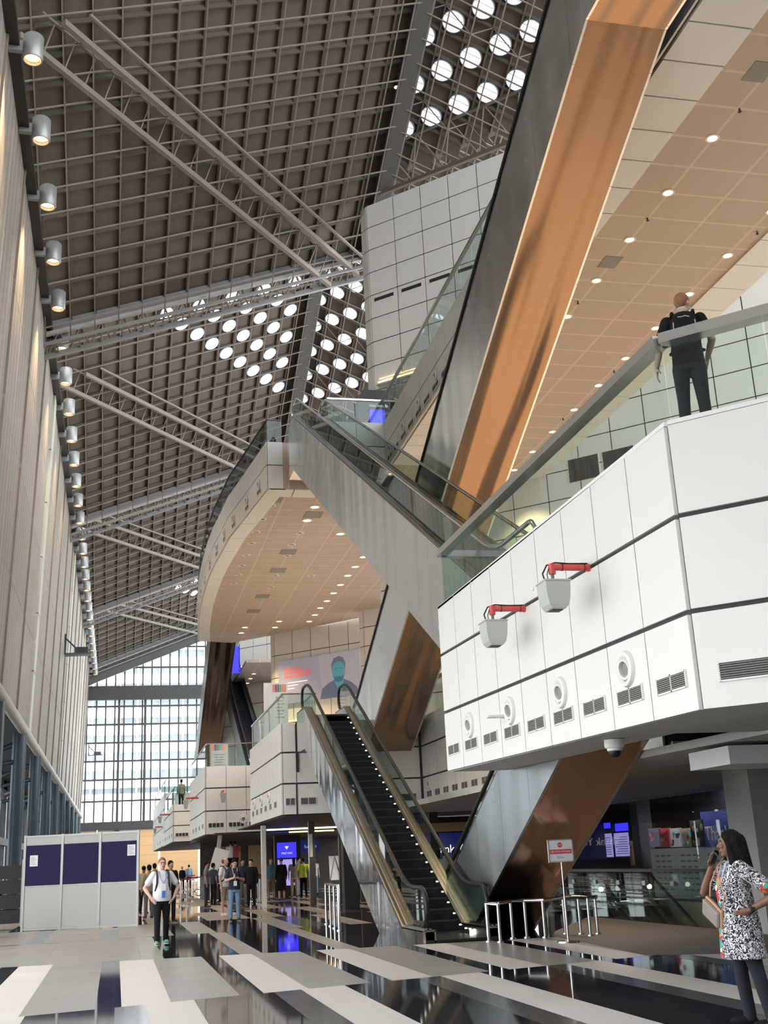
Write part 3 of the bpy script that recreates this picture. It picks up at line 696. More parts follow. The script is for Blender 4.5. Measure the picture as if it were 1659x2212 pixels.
def balcony(name, label, faces, zs, glass, cat='balcony', gcap=.09, capm='cap_steel', gm='glass', gh=1.1, thick=.05, gv=.018, gh_=.055, pw=1.2):
    r = thing(name, label, cat, (faces[0][0][0], faces[0][0][1], zs[0]))
    mb = MB()
    for (p, q, cols, *o) in faces:
        z0, z1 = (o[0], o[1]) if o else (zs, zs)
        d = V((q[0]-p[0], q[1]-p[1], 0)).normalized(); cladding(mb, p, q, z0, z1, cols, thick, gv, gh_, True, (d.y,-d.x,0))
    mb.build('fascia_cladding', ['white_panel','seam'], r)
    if glass: glass_rail(r, glass, zs[-1], gh, gcap, capm, gm, pw)
    return r
# --- main balcony R1 (one metre panels, three rows); fascia runs p->q with outward normal to the right of travel
Zn = [2.86,3.88,4.93,5.97]; Zf = [3.0,4.04,5.1,6.02]
X1 = 5.86
A1, B1 = (X1,20.2), (X1,10.72); C1 = (13.2,3.38)
Rr = balcony('glass_balcony', 'large white panelled balcony with three rows of panels and a glass railing', [
    (A1, B1, 9, Zf, Zn), (B1, C1, 7, Zn, Zn), ((8.6,20.2), A1, 3, Zf, Zf)], Zn, None, gv=.022)
glass_rail(Rr, [(8.6,20.1),(X1+.06,20.1),(X1+.06,10.75),(13.2,3.6)], 5.99, 1.02, .12, 'cap_steel', 'glass', 1.15)
b = MB(); b.bar((X1+.02,20.2,6.0),(X1+.02,10.72,6.0),.14,.05); b.bar((X1+.02,10.72,6.0),(13.2,3.4,6.0),.14,.05); b.build('coping', 'white_matt', Rr)
sof = MB()
for lo, hi in (((X1+.01,10.72),(6.95,20.19)), ((6.95,7.4),(8.45,14.0)), ((8.45,7.4),(10.2,20.19))):
    if lo[1] < 10: 
        sof.prism([(max(lo[0],X1),10.72 if lo[0] < 6 else 10.72-(lo[0]-X1),2.86),(hi[0],10.72-(hi[0]-X1),2.86),(hi[0],hi[1],2.95),(lo[0],hi[1],2.95)], (0,0,.12))
    else: sof.prism([(lo[0],10.72,2.86),(6.95,9.63,2.86),(6.95,20.19,2.98),(lo[0],20.19,2.98)], (0,0,.12))
sof.box((8.45,20.19,2.95),(10.2,38.4,3.1)); sof.prism([(10.2,6.4,2.75),(13.2,3.4,2.75),(20,3.4,2.75),(20,14.5,2.75),(10.2,14.5,2.75)],(0,0,.11)); 
sof.build('soffit', 'soffit_low', Rr)
b = MB()
for lo, hi in (((X1+.06,10.8),(6.95,20.1)), ((6.95,9.0),(8.45,14.0)), ((8.45,8.4),(10.2,20.1)), ((10.2,6.9),(22,38))): b.box((lo[0],lo[1],5.6),(hi[0],hi[1],5.85))
b.build('floor_slab', 'terrace_floor', Rr)
# grilles and nozzles on R1
nX = V((-1,0,0)); ys = [A1[1]+(B1[1]-A1[1])*i/9 for i in range(10)]
def lvl(y, i): t = (A1[1]-y)/(A1[1]-B1[1]); return Zf[i]+(Zn[i]-Zf[i])*t
for i in range(9):
    a, c_ = ys[i]-.19, ys[i+1]+.19; z = lvl((a+c_)/2,0)+.26
    place = ['at the far end of', 'second along from the far end of', 'third from the far end of', 'fourth from the far end of', 'in the middle of', 'fourth from the near corner of', 'third from the near corner of', 'second from the near corner of', 'next to the near corner of']
    grille((X1-.055,a,z), (X1-.055,c_,z), .17, nX, 'air_grille', 'white framed louvre grille %s the large balcony' % place[i])
nc_ = V((-.7071,-.7071,0))
for j in range(2):
    o = V((X1,10.72,0)); d = V((.7071,-.7071,0)); s = .22+1.55*j
    grille(o+d*s+nc_*.055+V((0,0,3.12)), o+d*(s+1.2)+nc_*.055+V((0,0,3.12)), .19, nc_, 'air_grille', ('wide louvre grille on the angled near face of the large balcony', 'wide louvre grille cut by the photo edge on the angled balcony face')[j], None, 2)
def nozzle(c, n, r, label, group=None):
    c, n = V(c), V(n); o = thing('air_nozzle', label, 'air nozzle', tuple(c), group)
    b = MB(); b.lathe([(r,0),(r,.02),(r*.93,.045),(r*.74,.05),(r*.66,.03)], c, n, 32); b.build('flange', 'white_panel', o, smooth=True)
    t = (n+V((0,-.15,-.14))).normalized()
    b = MB(); b.lathe([(r*.68,-.0),(r*.66,.03),(r*.55,.06),(r*.44,.055),(r*.4,-.03),(0,-.035)], c, t, 28); b.build('eyeball', 'white_panel', o, smooth=True)
    b = MB(); b.disc(c+t*.02, r*.36, t, 20); b.build('opening', 'thin_seam', o)
for i, lab in ((1,'smallest looking round air nozzle near the far end of the large balcony'),(3,'round air nozzle left of the middle of the large balcony'),(5,'round air nozzle in the middle of the lower balcony panels'),(7,'round air nozzle next to the near corner of the large balcony')):
    y = (ys[i]+ys[i+1])/2+.02; nozzle((X1-.05,y,lvl(y,0)+.66), nX, .215, lab)
# PA speakers on red pipes
for i, (py, lab) in enumerate(((15.55,'grey loudspeaker on a red pipe towards the middle of the large balcony'),(13.1,'grey loudspeaker on a red pipe nearer the balcony corner'))):
    z = 4.97-.0*i; r = thing('pipe_loudspeaker', lab, 'loudspeaker', (X1-.05,py,z)); x0 = X1-.56
    b = MB(); b.cyl((X1-.04,py,z),(x0,py,z),.042,n=16); b.cyl((x0,py,z+.042),(x0,py,z-.09),.045,n=16); b.cyl((X1-.05,py,z),(X1-.09,py,z),.05,n=16); b.build('red_pipe', 'red_pipe', r, smooth=True)
    b = MB(); b.cyl((x0,py,z-.08),(x0,py,z-.2),.022,n=12); b.build('stem', 'fin_brown', r)
    b = MB(); zt = z-.19; hw, hd = .165, .165; prof = [(1,0),(1.0,-.02),(.98,-.12),(.92,-.22),(.80,-.31),(.55,-.365)]
    rings = [[(x0+sx*hw*a,py+sy*hd*(.55+.45*a),zt+dz) for sx, sy in ((-1,-1),(1,-1),(1,1),(-1,1))] for a, dz in prof]
    vs = [p for q in rings for p in q]; n = len(rings)
    b.add(vs, [(0,1,2,3),(4*n-4,4*n-1,4*n-2,4*n-3)]+[(4*k+j,4*k+(j+1)%4,4*k+4+(j+1)%4,4*k+4+j) for k in range(n-1) for j in range(4)])
    b.box((x0-hw-.012,py-hd-.012,zt-.02),(x0+hw+.012,py+hd+.012,zt+.002)); b.build('cabinet', 'speaker_grey', r, bevel=.006)
    b = MB(); b.box((x0-.07,py-.07,zt-.375),(x0+.07,py+.07,zt-.362)); b.build('port', 'seam', r)
    b = MB(); b.tube([(X1-.07,py,z+.055),(x0+.25,py,z+.05),(x0+.05,py,z+.06),(x0-.06,py+.02,z+.03),(x0-.12,py+.03,z-.08),(x0-.09,py+.03,zt)], .011, n=6)
    b.tube([(x0+.03,py-.01,z+.06),(x0-.03,py,z+.02),(x0-.08,py-.02,z-.1),(x0-.07,py-.02,zt)], .007, n=6); b.build('cable', 'black', r)
    b = MB()
    for t in (.12,.42): b.cyl((X1-t,py,z),(X1-t-.012,py,z),.046,n=14)
    b.build('tie', 'black', r)
# dome camera, wifi aerial, small sensor
p = V((6.35,14.1,2.90)); r = thing('dome_camera', 'white dome security camera under the soffit of the large balcony', 'camera', tuple(p))
b = MB(); b.lathe([(.13,.0),(.13,-.09),(.12,-.11),(.10,-.115),(.10,-.14),(.085,-.15)], p, (0,0,1), 28); b.build('housing', 'white_panel', r, smooth=True)
b = MB(); b.lathe([(.082,-.14),(.08,-.17),(.065,-.205),(.035,-.225),(0,-.23)], p, (0,0,1), 24); b.build('dome', 'rubber', r, smooth=True)
p = at(1065,1548,X=5.62); r = thing('wifi_aerial', 'small flat white wireless aerial arm on the lower balcony panels', 'aerial', (X1,p.y,p.z))
b = MB(); b.bar((X1-.05,p.y,p.z),(X1-.33,p.y+.02,p.z),.14,.035); b.build('casing', 'white_matt', r, bevel=.008); b = MB(); b.cyl((X1-.04,p.y,p.z),(X1-.1,p.y,p.z),.03); b.build('bracket', 'stainless', r)
p = at(1151,1272,X=X1-.06); r = thing('wall_button', 'tiny round white sensor on the upper balcony panel', 'sensor', tuple(p)); b = MB(); b.lathe([(.03,0),(.03,.02),(.02,.03),(0,.03)], (X1-.05,p.y,p.z), nX, 18); b.build('cover', 'white_matt', r, smooth=True)
# --- inner wall of level two and the face under the copper escalator
Z2 = [3.05,4.1,5.15,6.1]
r = balcony('recessed_balcony', 'recessed white balcony wall with a row of small grilles behind the tall escalator', [((10.2,38.5),(10.2,20.3),18), ((7.15,38.5),(10.2,38.5),2)], Z2, None)
glass_rail(r, [(10.15,38.4),(10.15,20.4)], 6.1, 1.0, .08, 'dark_metal', 'grey_glass')
b = MB(); b.box((7.2,38.55,5.55),(14,46,5.85)); b.box((10.25,20.3,2.95),(16.8,38.4,3.05)); b.build('floor_slab', 'soffit_low', r)
for i in range(9):
    y = 37.9-1.02*i; grille((10.145,y,3.42),(10.145,y-.62,3.42),.2,nX,'small_grille','small double grille in the row on the recessed balcony wall','grilles on the recessed balcony')
nozzle((10.145,37.6,3.85), nX, .2, 'round air nozzle at the dark seam of the recessed balcony wall')
grille((8.2,38.44,3.35),(9.9,38.44,3.35),.24,(0,-1,0),'long_grille','long double grille on the wall below the copper escalator foot')
b = MB(); b.box((10.08,38.38,3.0),(10.2,38.5,6.2)); struct(b.build('trim_5','seam'))
b = MB(); b.box((5.25,37.1,5.55),(7.15,46,5.86)); b.box((6.7,46,5.55),(14,80,5.86)); struct(b.build('floor_level_two','terrace_floor'))  # rear slab added to bounce lamp light onto the terrace soffit
# --- balcony B2 where the long escalator arrives
Zb = [3.0,3.95,4.93,5.88]
r = balcony('escalator_balcony', 'white panelled balcony corner at the head of the long escalator', [((5.15,46),(5.15,37),9), ((5.15,37),(5.58,37),1), ((5.6,37),(7.1,37),1)], Zb, None)
glass_rail(r, [(5.2,46),(5.2,37.05),(6.3,37.05)], 5.88, .92, .05, 'stainless', 'glass')
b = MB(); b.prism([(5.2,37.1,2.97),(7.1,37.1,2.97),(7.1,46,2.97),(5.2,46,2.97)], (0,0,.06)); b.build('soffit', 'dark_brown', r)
b = MB(); b.box((5.56,36.92,3.0),(5.6,37.0,3.95)); b.box((5.6,36.9,4.3),(5.66,36.99,5.9)); b.build('seam_strip', 'seam', r)
grille((5.22,36.93,3.28),(5.52,36.93,3.28),.22,(0,-1,0),'slot_grille_pair','dark double grille on the front of the escalator balcony')
grille((5.7,36.93,3.28),(6.2,36.93,3.28),.22,(0,-1,0),'slot_grille_pair','dark grille mirrored beside the long escalator head')
for i in range(6): grille((5.095,45.2-1.3*i,3.28),(5.095,44.6-1.3*i,3.28),.2,nX,'side_grille','small grille on the hall side of the escalator balcony','grilles on the side of the escalator balcony')
for i in range(3): nozzle((5.095,44.4-2.2*i,3.72), nX, .2, 'round nozzle on the hall side of the escalator balcony', 'nozzles on the side of the escalator balcony')
# --- further balconies down the hall
def far_balcony(x0, y0, y1, x1, label, zs, spk, lab2, nf, post=True):
    r = balcony('hall_balcony', label, [((x0,y1),(x0,y0),int((y1-y0)/1.3)), ((x0,y0),(x1,y0),nf)], zs, None)
    glass_rail(r, [(x0+.05,y1),(x0+.05,y0+.05),(x1,y0+.05)], zs[-1], 1.0, .04, 'stainless', 'glass', 1.6)
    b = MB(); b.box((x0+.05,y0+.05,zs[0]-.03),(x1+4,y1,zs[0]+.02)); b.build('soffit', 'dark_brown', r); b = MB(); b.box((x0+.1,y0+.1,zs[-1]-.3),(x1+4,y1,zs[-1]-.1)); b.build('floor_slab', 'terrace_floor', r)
    n = nf
    for i in range(n):
        a = x0+(x1-x0)*(i+.12)/n; c_ = x0+(x1-x0)*(i+.88)/n
        grille((a,y0-.06,zs[0]+.28),(c_,y0-.06,zs[0]+.28),.2,(0,-1,0),'far_grille',lab2,lab2+'s',4)
    for i in range(4):
        y = y0+.7+(y1-y0-2)*i/4; grille((x0-.06,y+.7,zs[0]+.28),(x0-.06,y,zs[0]+.28),.2,nX,'far_grille',lab2+' facing the hall',lab2+'s facing the hall')
    if spk:
        for (xx, yy, nn, la) in spk:
            q = thing('pipe_loudspeaker', la, 'loudspeaker', (xx,yy,4.7)); e = V((xx,yy,4.72)); n_ = V(nn); o = e+n_*.6
            b = MB(); b.cyl(e, o, .05, n=10); b.build('red_pipe','red_pipe',q); b = MB(); b.cyl(o+V((0,0,-.5)), o+V((0,0,-.1)), .1, .2, n=4); b.build('cabinet','speaker_grey',q)
    return r
far_balcony(3.88,53.0,64.0,6.6,'white balcony with a bluish glass railing down the hall',[2.9,3.9,4.9,5.86],[(3.82,57,(-1,0,0),'small loudspeaker on the hall side of the balcony with bluish glass'),(4.6,52.94,(0,-1,0),'small loudspeaker on the front of the balcony with bluish glass')],'dark grille along the balcony with bluish glass',3)
nozzle((5.55,52.94,3.5),(0,-1,0),.2,'round dark nozzle on the balcony with bluish glass')
far_balcony(3.25,70.0,84.0,5.2,'smaller white balcony in the distance where a person stands',[3.0,3.9,4.7,5.1],[(3.2,74,(-1,0,0),'distant loudspeaker on a red pipe')],'tiny grille on the distant balcony',2)
far_balcony(3.6,92.0,120.0,6.0,'farthest white balcony close to the end glazing',[3.2,4.6,5.9,7.1],[(3.6,96,(-1,0,0),'farthest loudspeaker on a red pipe')],'hardly visible grille on the farthest balcony',2)
# --- upper terrace fascia and railings
z3 = [ZS3,ZS3+1.02,ZS3+2.05]
cf = [((b_[0],b_[1]),(a[0],a[1]),3) for a, b_ in zip(CUR[:-1], CUR[1:])]
r = balcony('curved_terrace', 'curved white upper terrace with warm tinted tiled soffit and smoked glass railing', cf+[((5.85,44.8),(6.5,44.8),1)], z3, None, gh_=.04)
glass_rail(r, CUR[::-1]+[(6.5,44.85)], z3[-1], 1.0, .04, 'dark_metal', 'grey_glass', 1.3)
for (a, b_) in zip(CUR[:8], CUR[1:9]):
    a, b_ = V((*a,0)), V((*b_,0)); d = (b_-a); n = V((-d.y,d.x,0)).normalized(); n = n if n.x < 0 else -n; L = d.length
    for t in ((.25,.7) if L > 3.6 else (.5,)):
        c_ = a+d*t+n*.07; s = d.normalized()*.32
        grille(c_+s+V((0,0,ZS3+.18)), c_-s+V((0,0,ZS3+.18)), .16, n, 'terrace_grille', 'small dark grille along the curved terrace fascia', 'grilles along the curved terrace')
        nozzle(c_+V((0,0,ZS3+.6)), n, .17, 'round nozzle along the curved terrace fascia', 'nozzles along the curved terrace')
r = balcony('terrace_edge', 'white fascia of the upper terrace beside the copper escalator with grilles and nozzles', [((7.95,42.2),(10.35,42.2),2), ((10.35,42.2),(10.2,14),24)], z3, None, gh_=.04)
glass_rail(r, [(8.0,42.25),(10.3,42.25),(10.16,14)], z3[-1], 1.0, .07, 'cap_steel', 'glass', 1.3)
for i in range(16):
    y = 41.6-1.18*i
    grille((10.12+.15*(y-14)/28.2,y,ZS3+.16),(10.12+.15*(y-.8-14)/28.2,y-.8,ZS3+.16),.2,nX,'terrace_edge_grille','grey grille in the row on the upper terrace edge','grilles on the upper terrace edge')
    if i % 2 == 0: nozzle((10.13+.15*(y-14)/28.2,y-.4,ZS3+.62), nX, .17, 'round nozzle in the row on the upper terrace edge', 'nozzles on the upper terrace edge')
# downlights
mat('lamp_ring', (.75,.72,.66), .4)
def downlight(x, y, z, label, group, on=True, r=.11, proto={}):
    key = (on, r)
    if key not in proto:
        o = thing('downlight', label, 'downlight', (x,y,z), group)
        b = MB(); b.lathe([(r*1.45,0),(r*1.45,-.012),(r*1.05,-.02),(r,-.005)], (x,y,z), (0,0,1), 20); b.build('trim_ring', 'lamp_ring', o, smooth=True)
        b = MB(); b.disc((x,y,z-.006), r, (0,0,-1), 20); b.build('lens', 'lamp_hot' if on else 'thin_seam', o); proto[key] = o
    else:
        o = copy_tree(proto[key], loc=(x,y,z)); o['label'] = label; o['group'] = group
    return o
for i in range(11): downlight(12.58,19.4+2.18*i,ZS3-.004,'round warm downlight in the soffit row beside the copper escalator','downlights in the soffit row by the copper escalator')
for i in range(14): downlight(15.58,17.6+2.18*i,ZS3-.004,'round warm downlight in the inner soffit row above the balcony','downlights in the inner soffit row')
for q in ((680,1095),(663,1124),(735,1153),(785,1203),(767,1224),(751,1243),(735,1263),(720,1281),(706,1298),(692,1313),(680,1328),(668,1342),(603,1342),(594,1355),(529,1355),(521,1367)):
    p = at(*q, Z=ZS3); downlight(p.x,p.y,ZS3-.004,'lit downlight in the soffit of the curved terrace','lit downlights under the curved terrace',True,.17)
for q in ((586,1092),(566,1121),(553,1149),(543,1173),(647,1151),(630,1176),(620,1200),(532,1199),(522,1221),(515,1241),(505,1260),(595,1243),(585,1268),(672,1243)):
    p = at(*q, Z=ZS3); downlight(p.x,p.y,ZS3-.004,'unlit downlight in the soffit of the curved terrace','unlit downlights under the curved terrace',False,.14)
# access panels in soffits
def hatch(x, y, w, l, lab):
    o = thing('soffit_hatch', lab, 'hatch', (x,y,ZS3)); b = MB(); b.box((x,y,ZS3-.012),(x+w,y+l,ZS3-.002)); b.build('cover', 'thin_seam', o)
for q, lab in (((1640,155),'grey perforated hatch in the soffit at the picture edge'),((1318,566),'grey perforated hatch in the soffit beside the copper escalator')):
    p = at(*q, Z=ZS3); hatch(p.x-.25,p.y-.3,.5,.6,lab)
for q, lab in (((590,1078),'grey speaker hatch nearest the terrace front'),((677,1112),'grey speaker hatch beside the escalator underside'),((623,1192),'grey speaker hatch in the middle of the terrace soffit'),((601,1232),'grey speaker hatch just beyond the middle of the terrace soffit'),((567,1288),'grey speaker hatch in the rear half of the terrace soffit'),((548,1320),'grey speaker hatch farthest back in the terrace soffit')):
    p = at(*q, Z=ZS3); hatch(p.x-.4,p.y-.5,.8,1.0,lab)
# sprinkler heads
for q in ((1597,235),(1398,471),(1635,500),(1248,651),(1326,800),(1216,903)):
    p = at(*q, Z=ZS3); o = thing('sprinkler_head','small dark sprinkler head in the warm tinted soffit','sprinkler',tuple(p),'sprinklers in the beige soffit')
    b = MB(); b.cyl(p,p+V((0,0,-.07)),.018,n=8); b.cyl(p+V((0,0,-.07)),p+V((0,0,-.08)),.04,n=10); b.build('head','seam',o)
# ground-level column under the large balcony and beams
b = MB(); b.box((10.85,18.6,0),(11.5,19.5,2.86)); struct(b.build('column_1','conc'))
b = MB(); b.box((8.5,15.0,2.60),(16,16.2,2.86)); b.box((11.3,14.6,2.5),(16,16.2,2.86)); struct(b.build('beam_1','white_matt'))
b = MB(); b.box((11.7,17.5,0),(11.9,20.0,2.8)); b.box((11.7,17.5,0),(20,17.7,2.8)); struct(b.build('wall_right','conc'))
# ================================================================ ESCALATORS
def escalator(name, label, x0, x1, yb, sg, zb, zt, m, dv, Lb, Lt, pit, ptop, skin='steel_skin', under=None, steps=0, lights=False, sheet=1.0, deck=.16, hh=.97, railr=.045, knee=None, end_skin='steel_skin', glass='glass', railm='rubber'):
    """yb: plan position of the comb at the foot; sg: +1 rises away along Y; m slope; dv vertical depth of the clad truss"""
    S = (zt-zb)/m; Y = lambda s: yb+sg*s
    tr = lambda s: zb if s < 0 else zt if s > S else zb+m*s
    r = thing(name, label, 'escalator', ((x0+x1)/2, yb, zb))
    zlo = zb-pit; s1 = (dv-pit)/m; s2 = (zt-ptop-zb+dv)/m
    bot = [(-Lb, zlo), (max(s1,-Lb), zlo), (s2, zt-ptop), (S+Lt, zt-ptop)]
    if s1 < -Lb: bot = [(-Lb, zb+m*(-Lb)-dv), (s2, zt-ptop), (S+Lt, zt-ptop)]
    def botz(s):
        for (a, za), (b, z_) in zip(bot[:-1], bot[1:]):
            if a-1e-6 <= s <= b+1e-6: return za+(z_-za)*(s-a)/max(b-a,1e-6)
        return bot[-1][1]
    top = lambda s: tr(s)+deck
    br = sorted(set([-Lb, 0, S, S+Lt]+[b[0] for b in bot]+[i*sheet for i in range(int(-Lb/sheet), int((S+Lt)/sheet)+1) if -Lb < i*sheet < S+Lt]))
    # clad sides
    for x, w in ((x0, .05), (x1-.05, .05)):
        b = MB()
        for a, c in zip(br[:-1], br[1:]):
            if c-a < .03: continue
            g = .004; a2, c2 = a+g, c-g
            P = [(x,Y(a2),botz(a2)),(x,Y(c2),botz(c2)),(x,Y(c2),top(c2)),(x,Y(a2),top(a2))]
            b.hexa(P, [(p[0]+w,p[1],p[2]) for p in P])
        b.build('side_cladding', skin, r)
    # underside and ends
    b = MB(); xa, xb = x0+.05, x1-.05; bb = sorted(set([q[0] for q in bot]+[s for s in br if -Lb <= s <= S+Lt][::3]))
    for a, c in zip(bb[:-1], bb[1:]):
        b.hexa([(xa,Y(a),botz(a)+.004),(xb,Y(a),botz(a)+.004),(xb,Y(c),botz(c)+.004),(xa,Y(c),botz(c)+.004)], [(xa,Y(a),botz(a)+.05),(xb,Y(a),botz(a)+.05),(xb,Y(c),botz(c)+.05),(xa,Y(c),botz(c)+.05)])
    b.build('underside_cladding', under or skin, r)
    b = MB(); b.hexa([(xa,Y(-Lb),botz(-Lb)),(xb,Y(-Lb),botz(-Lb)),(xb,Y(-Lb),zb),(xa,Y(-Lb),zb)], [(xa,Y(-Lb+.04),botz(-Lb)),(xb,Y(-Lb+.04),botz(-Lb)),(xb,Y(-Lb+.04),zb),(xa,Y(-Lb+.04),zb)])
    b.build('end_cladding', end_skin, r); b = MB()
    b.hexa([(xa,Y(S+Lt),zt-ptop),(xb,Y(S+Lt),zt-ptop),(xb,Y(S+Lt),zt),(xa,Y(S+Lt),zt)], [(xa,Y(S+Lt-.04),zt-ptop),(xb,Y(S+Lt-.04),zt-ptop),(xb,Y(S+Lt-.04),zt),(xa,Y(S+Lt-.04),zt)])
    b.build('end_cladding', end_skin, r)
    # treads
    wx0, wx1 = (x0+x1)/2-.5, (x0+x1)/2+.5
    if steps:
        n = int(S/.4); me = None
        for i in range(n):
            s = i*.4; z = zb+m*s+.07
            if me is None:
                b = MB(); zz = 0
                ya, yb_ = Y(0), Y(.41)
                b.hexa([(wx0,ya,-.30),(wx1,ya,-.30),(wx1,yb_,-.30),(wx0,yb_,-.30)], [(wx0,ya,0),(wx1,ya,0),(wx1,yb_,0),(wx0,yb_,0)])
                for k in range(24):
                    x = wx0+.02+k*.04; b.box((x,min(ya,ya-sg*.006),-.19),(x+.018,max(ya,ya-sg*.006),-.01))
                o = b.build('step', 'step_black', r); me = o; o.location = (0, sg*s, z); 
                b = MB(); b.box((wx0,min(ya-sg*.012,ya),-.022),(wx1,max(ya-sg*.012,ya),.004)); ed = b.build('step_edge', 'dark_metal', o)
            else:
                o = me.copy(); C.objects.link(o); o.matrix_parent_inverse = me.matrix_parent_inverse.copy(); o.location = (0, sg*s, z)
                e2 = ed.copy(); C.objects.link(e2); e2.parent = o
        b = MB()
        b.hexa([(wx0,Y(-Lb),zb-.02),(wx1,Y(-Lb),zb-.02),(wx1,Y(0),zb-.02),(wx0,Y(0),zb-.02)],[(wx0,Y(-Lb),zb+.012),(wx1,Y(-Lb),zb+.012),(wx1,Y(0),zb+.012),(wx0,Y(0),zb+.012)])
        b.build('landing_plate', 'dark_metal', r); b = MB()
        b.hexa([(wx0,Y(S),zt-.05),(wx1,Y(S),zt-.05),(wx1,Y(S+Lt),zt-.05),(wx0,Y(S+Lt),zt-.05)],[(wx0,Y(S),zt),(wx1,Y(S),zt),(wx1,Y(S+Lt),zt),(wx0,Y(S+Lt),zt)])
        b.build('landing_plate', 'dark_metal', r)
    else:
        b = MB(); q = [-Lb,0,S,S+Lt]
        for a, c in zip(q[:-1], q[1:]): b.hexa([(wx0,Y(a),tr(a)-.05),(wx1,Y(a),tr(a)-.05),(wx1,Y(c),tr(c)-.05),(wx0,Y(c),tr(c)-.05)],[(wx0,Y(a),tr(a)),(wx1,Y(a),tr(a)),(wx1,Y(c),tr(c)),(wx0,Y(c),tr(c))])
        b.build('tread_band', 'step_black', r)
    # decks, skirts, balustrades
    for side in (-1, 1):
        xo = x0 if side < 0 else x1; xi = wx0 if side < 0 else wx1; xg = (xi*.62+xo*.38)
        b = MB(); q = [-Lb,0,S,S+Lt]
        for a, c in zip(q[:-1], q[1:]):
            b.hexa([(min(xo,xi),Y(a),top(a)-.02),(max(xo,xi),Y(a),top(a)-.02),(max(xo,xi),Y(c),top(c)-.02),(min(xo,xi),Y(c),top(c)-.02)],[(min(xo,xi),Y(a),top(a)+.012),(max(xo,xi),Y(a),top(a)+.012),(max(xo,xi),Y(c),top(c)+.012),(min(xo,xi),Y(c),top(c)+.012)])
            xs = (xi-.03, xi) if side < 0 else (xi, xi+.03)
            b.hexa([(xs[0],Y(a),tr(a)-.25),(xs[1],Y(a),tr(a)-.25),(xs[1],Y(c),tr(c)-.25),(xs[0],Y(c),tr(c)-.25)],[(xs[0],Y(a),top(a)),(xs[1],Y(a),top(a)),(xs[1],Y(c),top(c)),(xs[0],Y(c),top(c))])
            rr = .05; b.bar((xo+.06*side*-1,Y(a),top(a)+.02),(xo+.06*side*-1,Y(c),top(c)+.02),.05,.05); b.bar((xi+.10*side,Y(a),top(a)+.02),(xi+.10*side,Y(c),top(c)+.02),.04,.04)
        b.build('deck_trim', 'stainless', r)
        # balustrade outline
        ea, ez = -Lb+.55, S+Lt-.55
        sm = [ea]+[i*.9 for i in range(-2, int((S+3)/.9)) if ea < i*.9 < ez]+[0, S, ez]; sm = sorted(set(round(s,3) for s in sm))
        def ht(s):          # smoothed rail height
            acc = 0
            for k in (-.5,-.25,0,.25,.5): acc += tr(s+k)
            return acc/5+hh
        g = MB()
        for a, c in zip(sm[:-1], sm[1:]):
            if c-a < .02: continue
            g.hexa([(xg-.005,Y(a),top(a)),(xg+.005,Y(a),top(a)),(xg+.005,Y(c),top(c)),(xg-.005,Y(c),top(c))],[(xg-.005,Y(a),ht(a)),(xg+.005,Y(a),ht(a)),(xg+.005,Y(c),ht(c)),(xg-.005,Y(c),ht(c))])
        rad = (hh-deck-.05)/2
        for s0, dr_, zz in ((ea,-1,zb),(ez,1,zt)):
            cz = zz+deck+.05+rad; pts = [(xg,Y(s0+dr_*rad*math.sin(PI*t/10)),cz+rad*math.cos(PI*t/10)) for t in range(11)]
            g.prism([(xg-.005,p[1],p[2]) for p in pts], (.01,0,0))
        g.build('glass_balustrade', glass, r)
        rail = []
        cz = zb+deck+.05+rad
        rail += [(xg,Y(ea-rad*math.sin(PI*t/10)),cz+rad*math.cos(PI*t/10)) for t in range(10,-1,-1)]
        rail += [(xg,Y(s),ht(s)) for s in sorted(set(sm+[i*.2 for i in range(-4,5)]+[S+i*.2 for i in range(-4,5)])) if ea < s < ez]
        cz = zt+deck+.05+rad
        rail += [(xg,Y(ez+rad*math.sin(PI*t/10)),cz+rad*math.cos(PI*t/10)) for t in range(0,11)]
        b = MB(); b.tube(rail, railr, n=10); b.build('handrail', railm, r, smooth=True)
    if lights:
        n = int(S/.4)
        b = MB(); b.cyl((wx1-.003,0,0),(wx1-.02,0,0),.014,n=8); p0 = None
        for i in range(-3, n):
            s = i*.4+.1 if i >= 0 else i*.28
            if p0 is None: p0 = b.build('skirt_light', 'led', r); o = p0
            else: o = p0.copy(); C.objects.link(o)
            o.location = (0, Y(s), tr(s)+.14)
        e = MB(); e.box((wx1-.05,Y(-.75)-.02,zb+.05),(wx1-.01,Y(-.75)+.06,zb+.13)); e.build('sensor_lamp', 'led', r)
    return r
# E1: from the hall floor up to level two
escalator('long_escalator', 'dark stepped escalator rising from the hall floor to the white balcony', 5.55, 7.05, 23.3, 1, 0.0, 5.87, .508, 1.05, 1.7, 1.5, 0.0, 1.0, 'mirror_steel', 'dark_metal', steps=1, lights=True, end_skin='mirror_steel', sheet=2.0, deck=.22)
# E2: steel escalator up to the curved terrace
escalator('steel_escalator', 'steel clad escalator climbing from the large balcony to the curved terrace', 6.55, 8.0, 19.25, 1, 5.9, 18.55, .552, 2.15, 2.4, 1.2, 1.0, 2.15, 'steel_skin', 'steel_skin', sheet=1.0, railm='cap_steel')
# E3: copper escalator from level two up towards the camera
escalator('copper_escalator', 'huge copper bellied escalator with a dark reflecting steel side crossing from the upper terrace', 8.2, 9.85, 41.1, -1, 5.87, 18.55, .506, 2.2, 2.6, 6.5, 1.3, 2.25, 'steel_skin', 'copper_skin', sheet=2.2, railm='black', glass='grey_glass')  # side is steel; its black is only the reflected dark roof
# E5: escalator from the hall floor to the large balcony
escalator('short_escalator', 'copper bellied escalator rising from the hall floor into the large balcony', 7.0, 8.4, 25.7, -1, 0.0, 5.87, .515, 1.15, 1.7, .3, 0.0, 1.2, 'steel_shade', 'copper_dark', sheet=1.6, deck=.6, hh=.98)
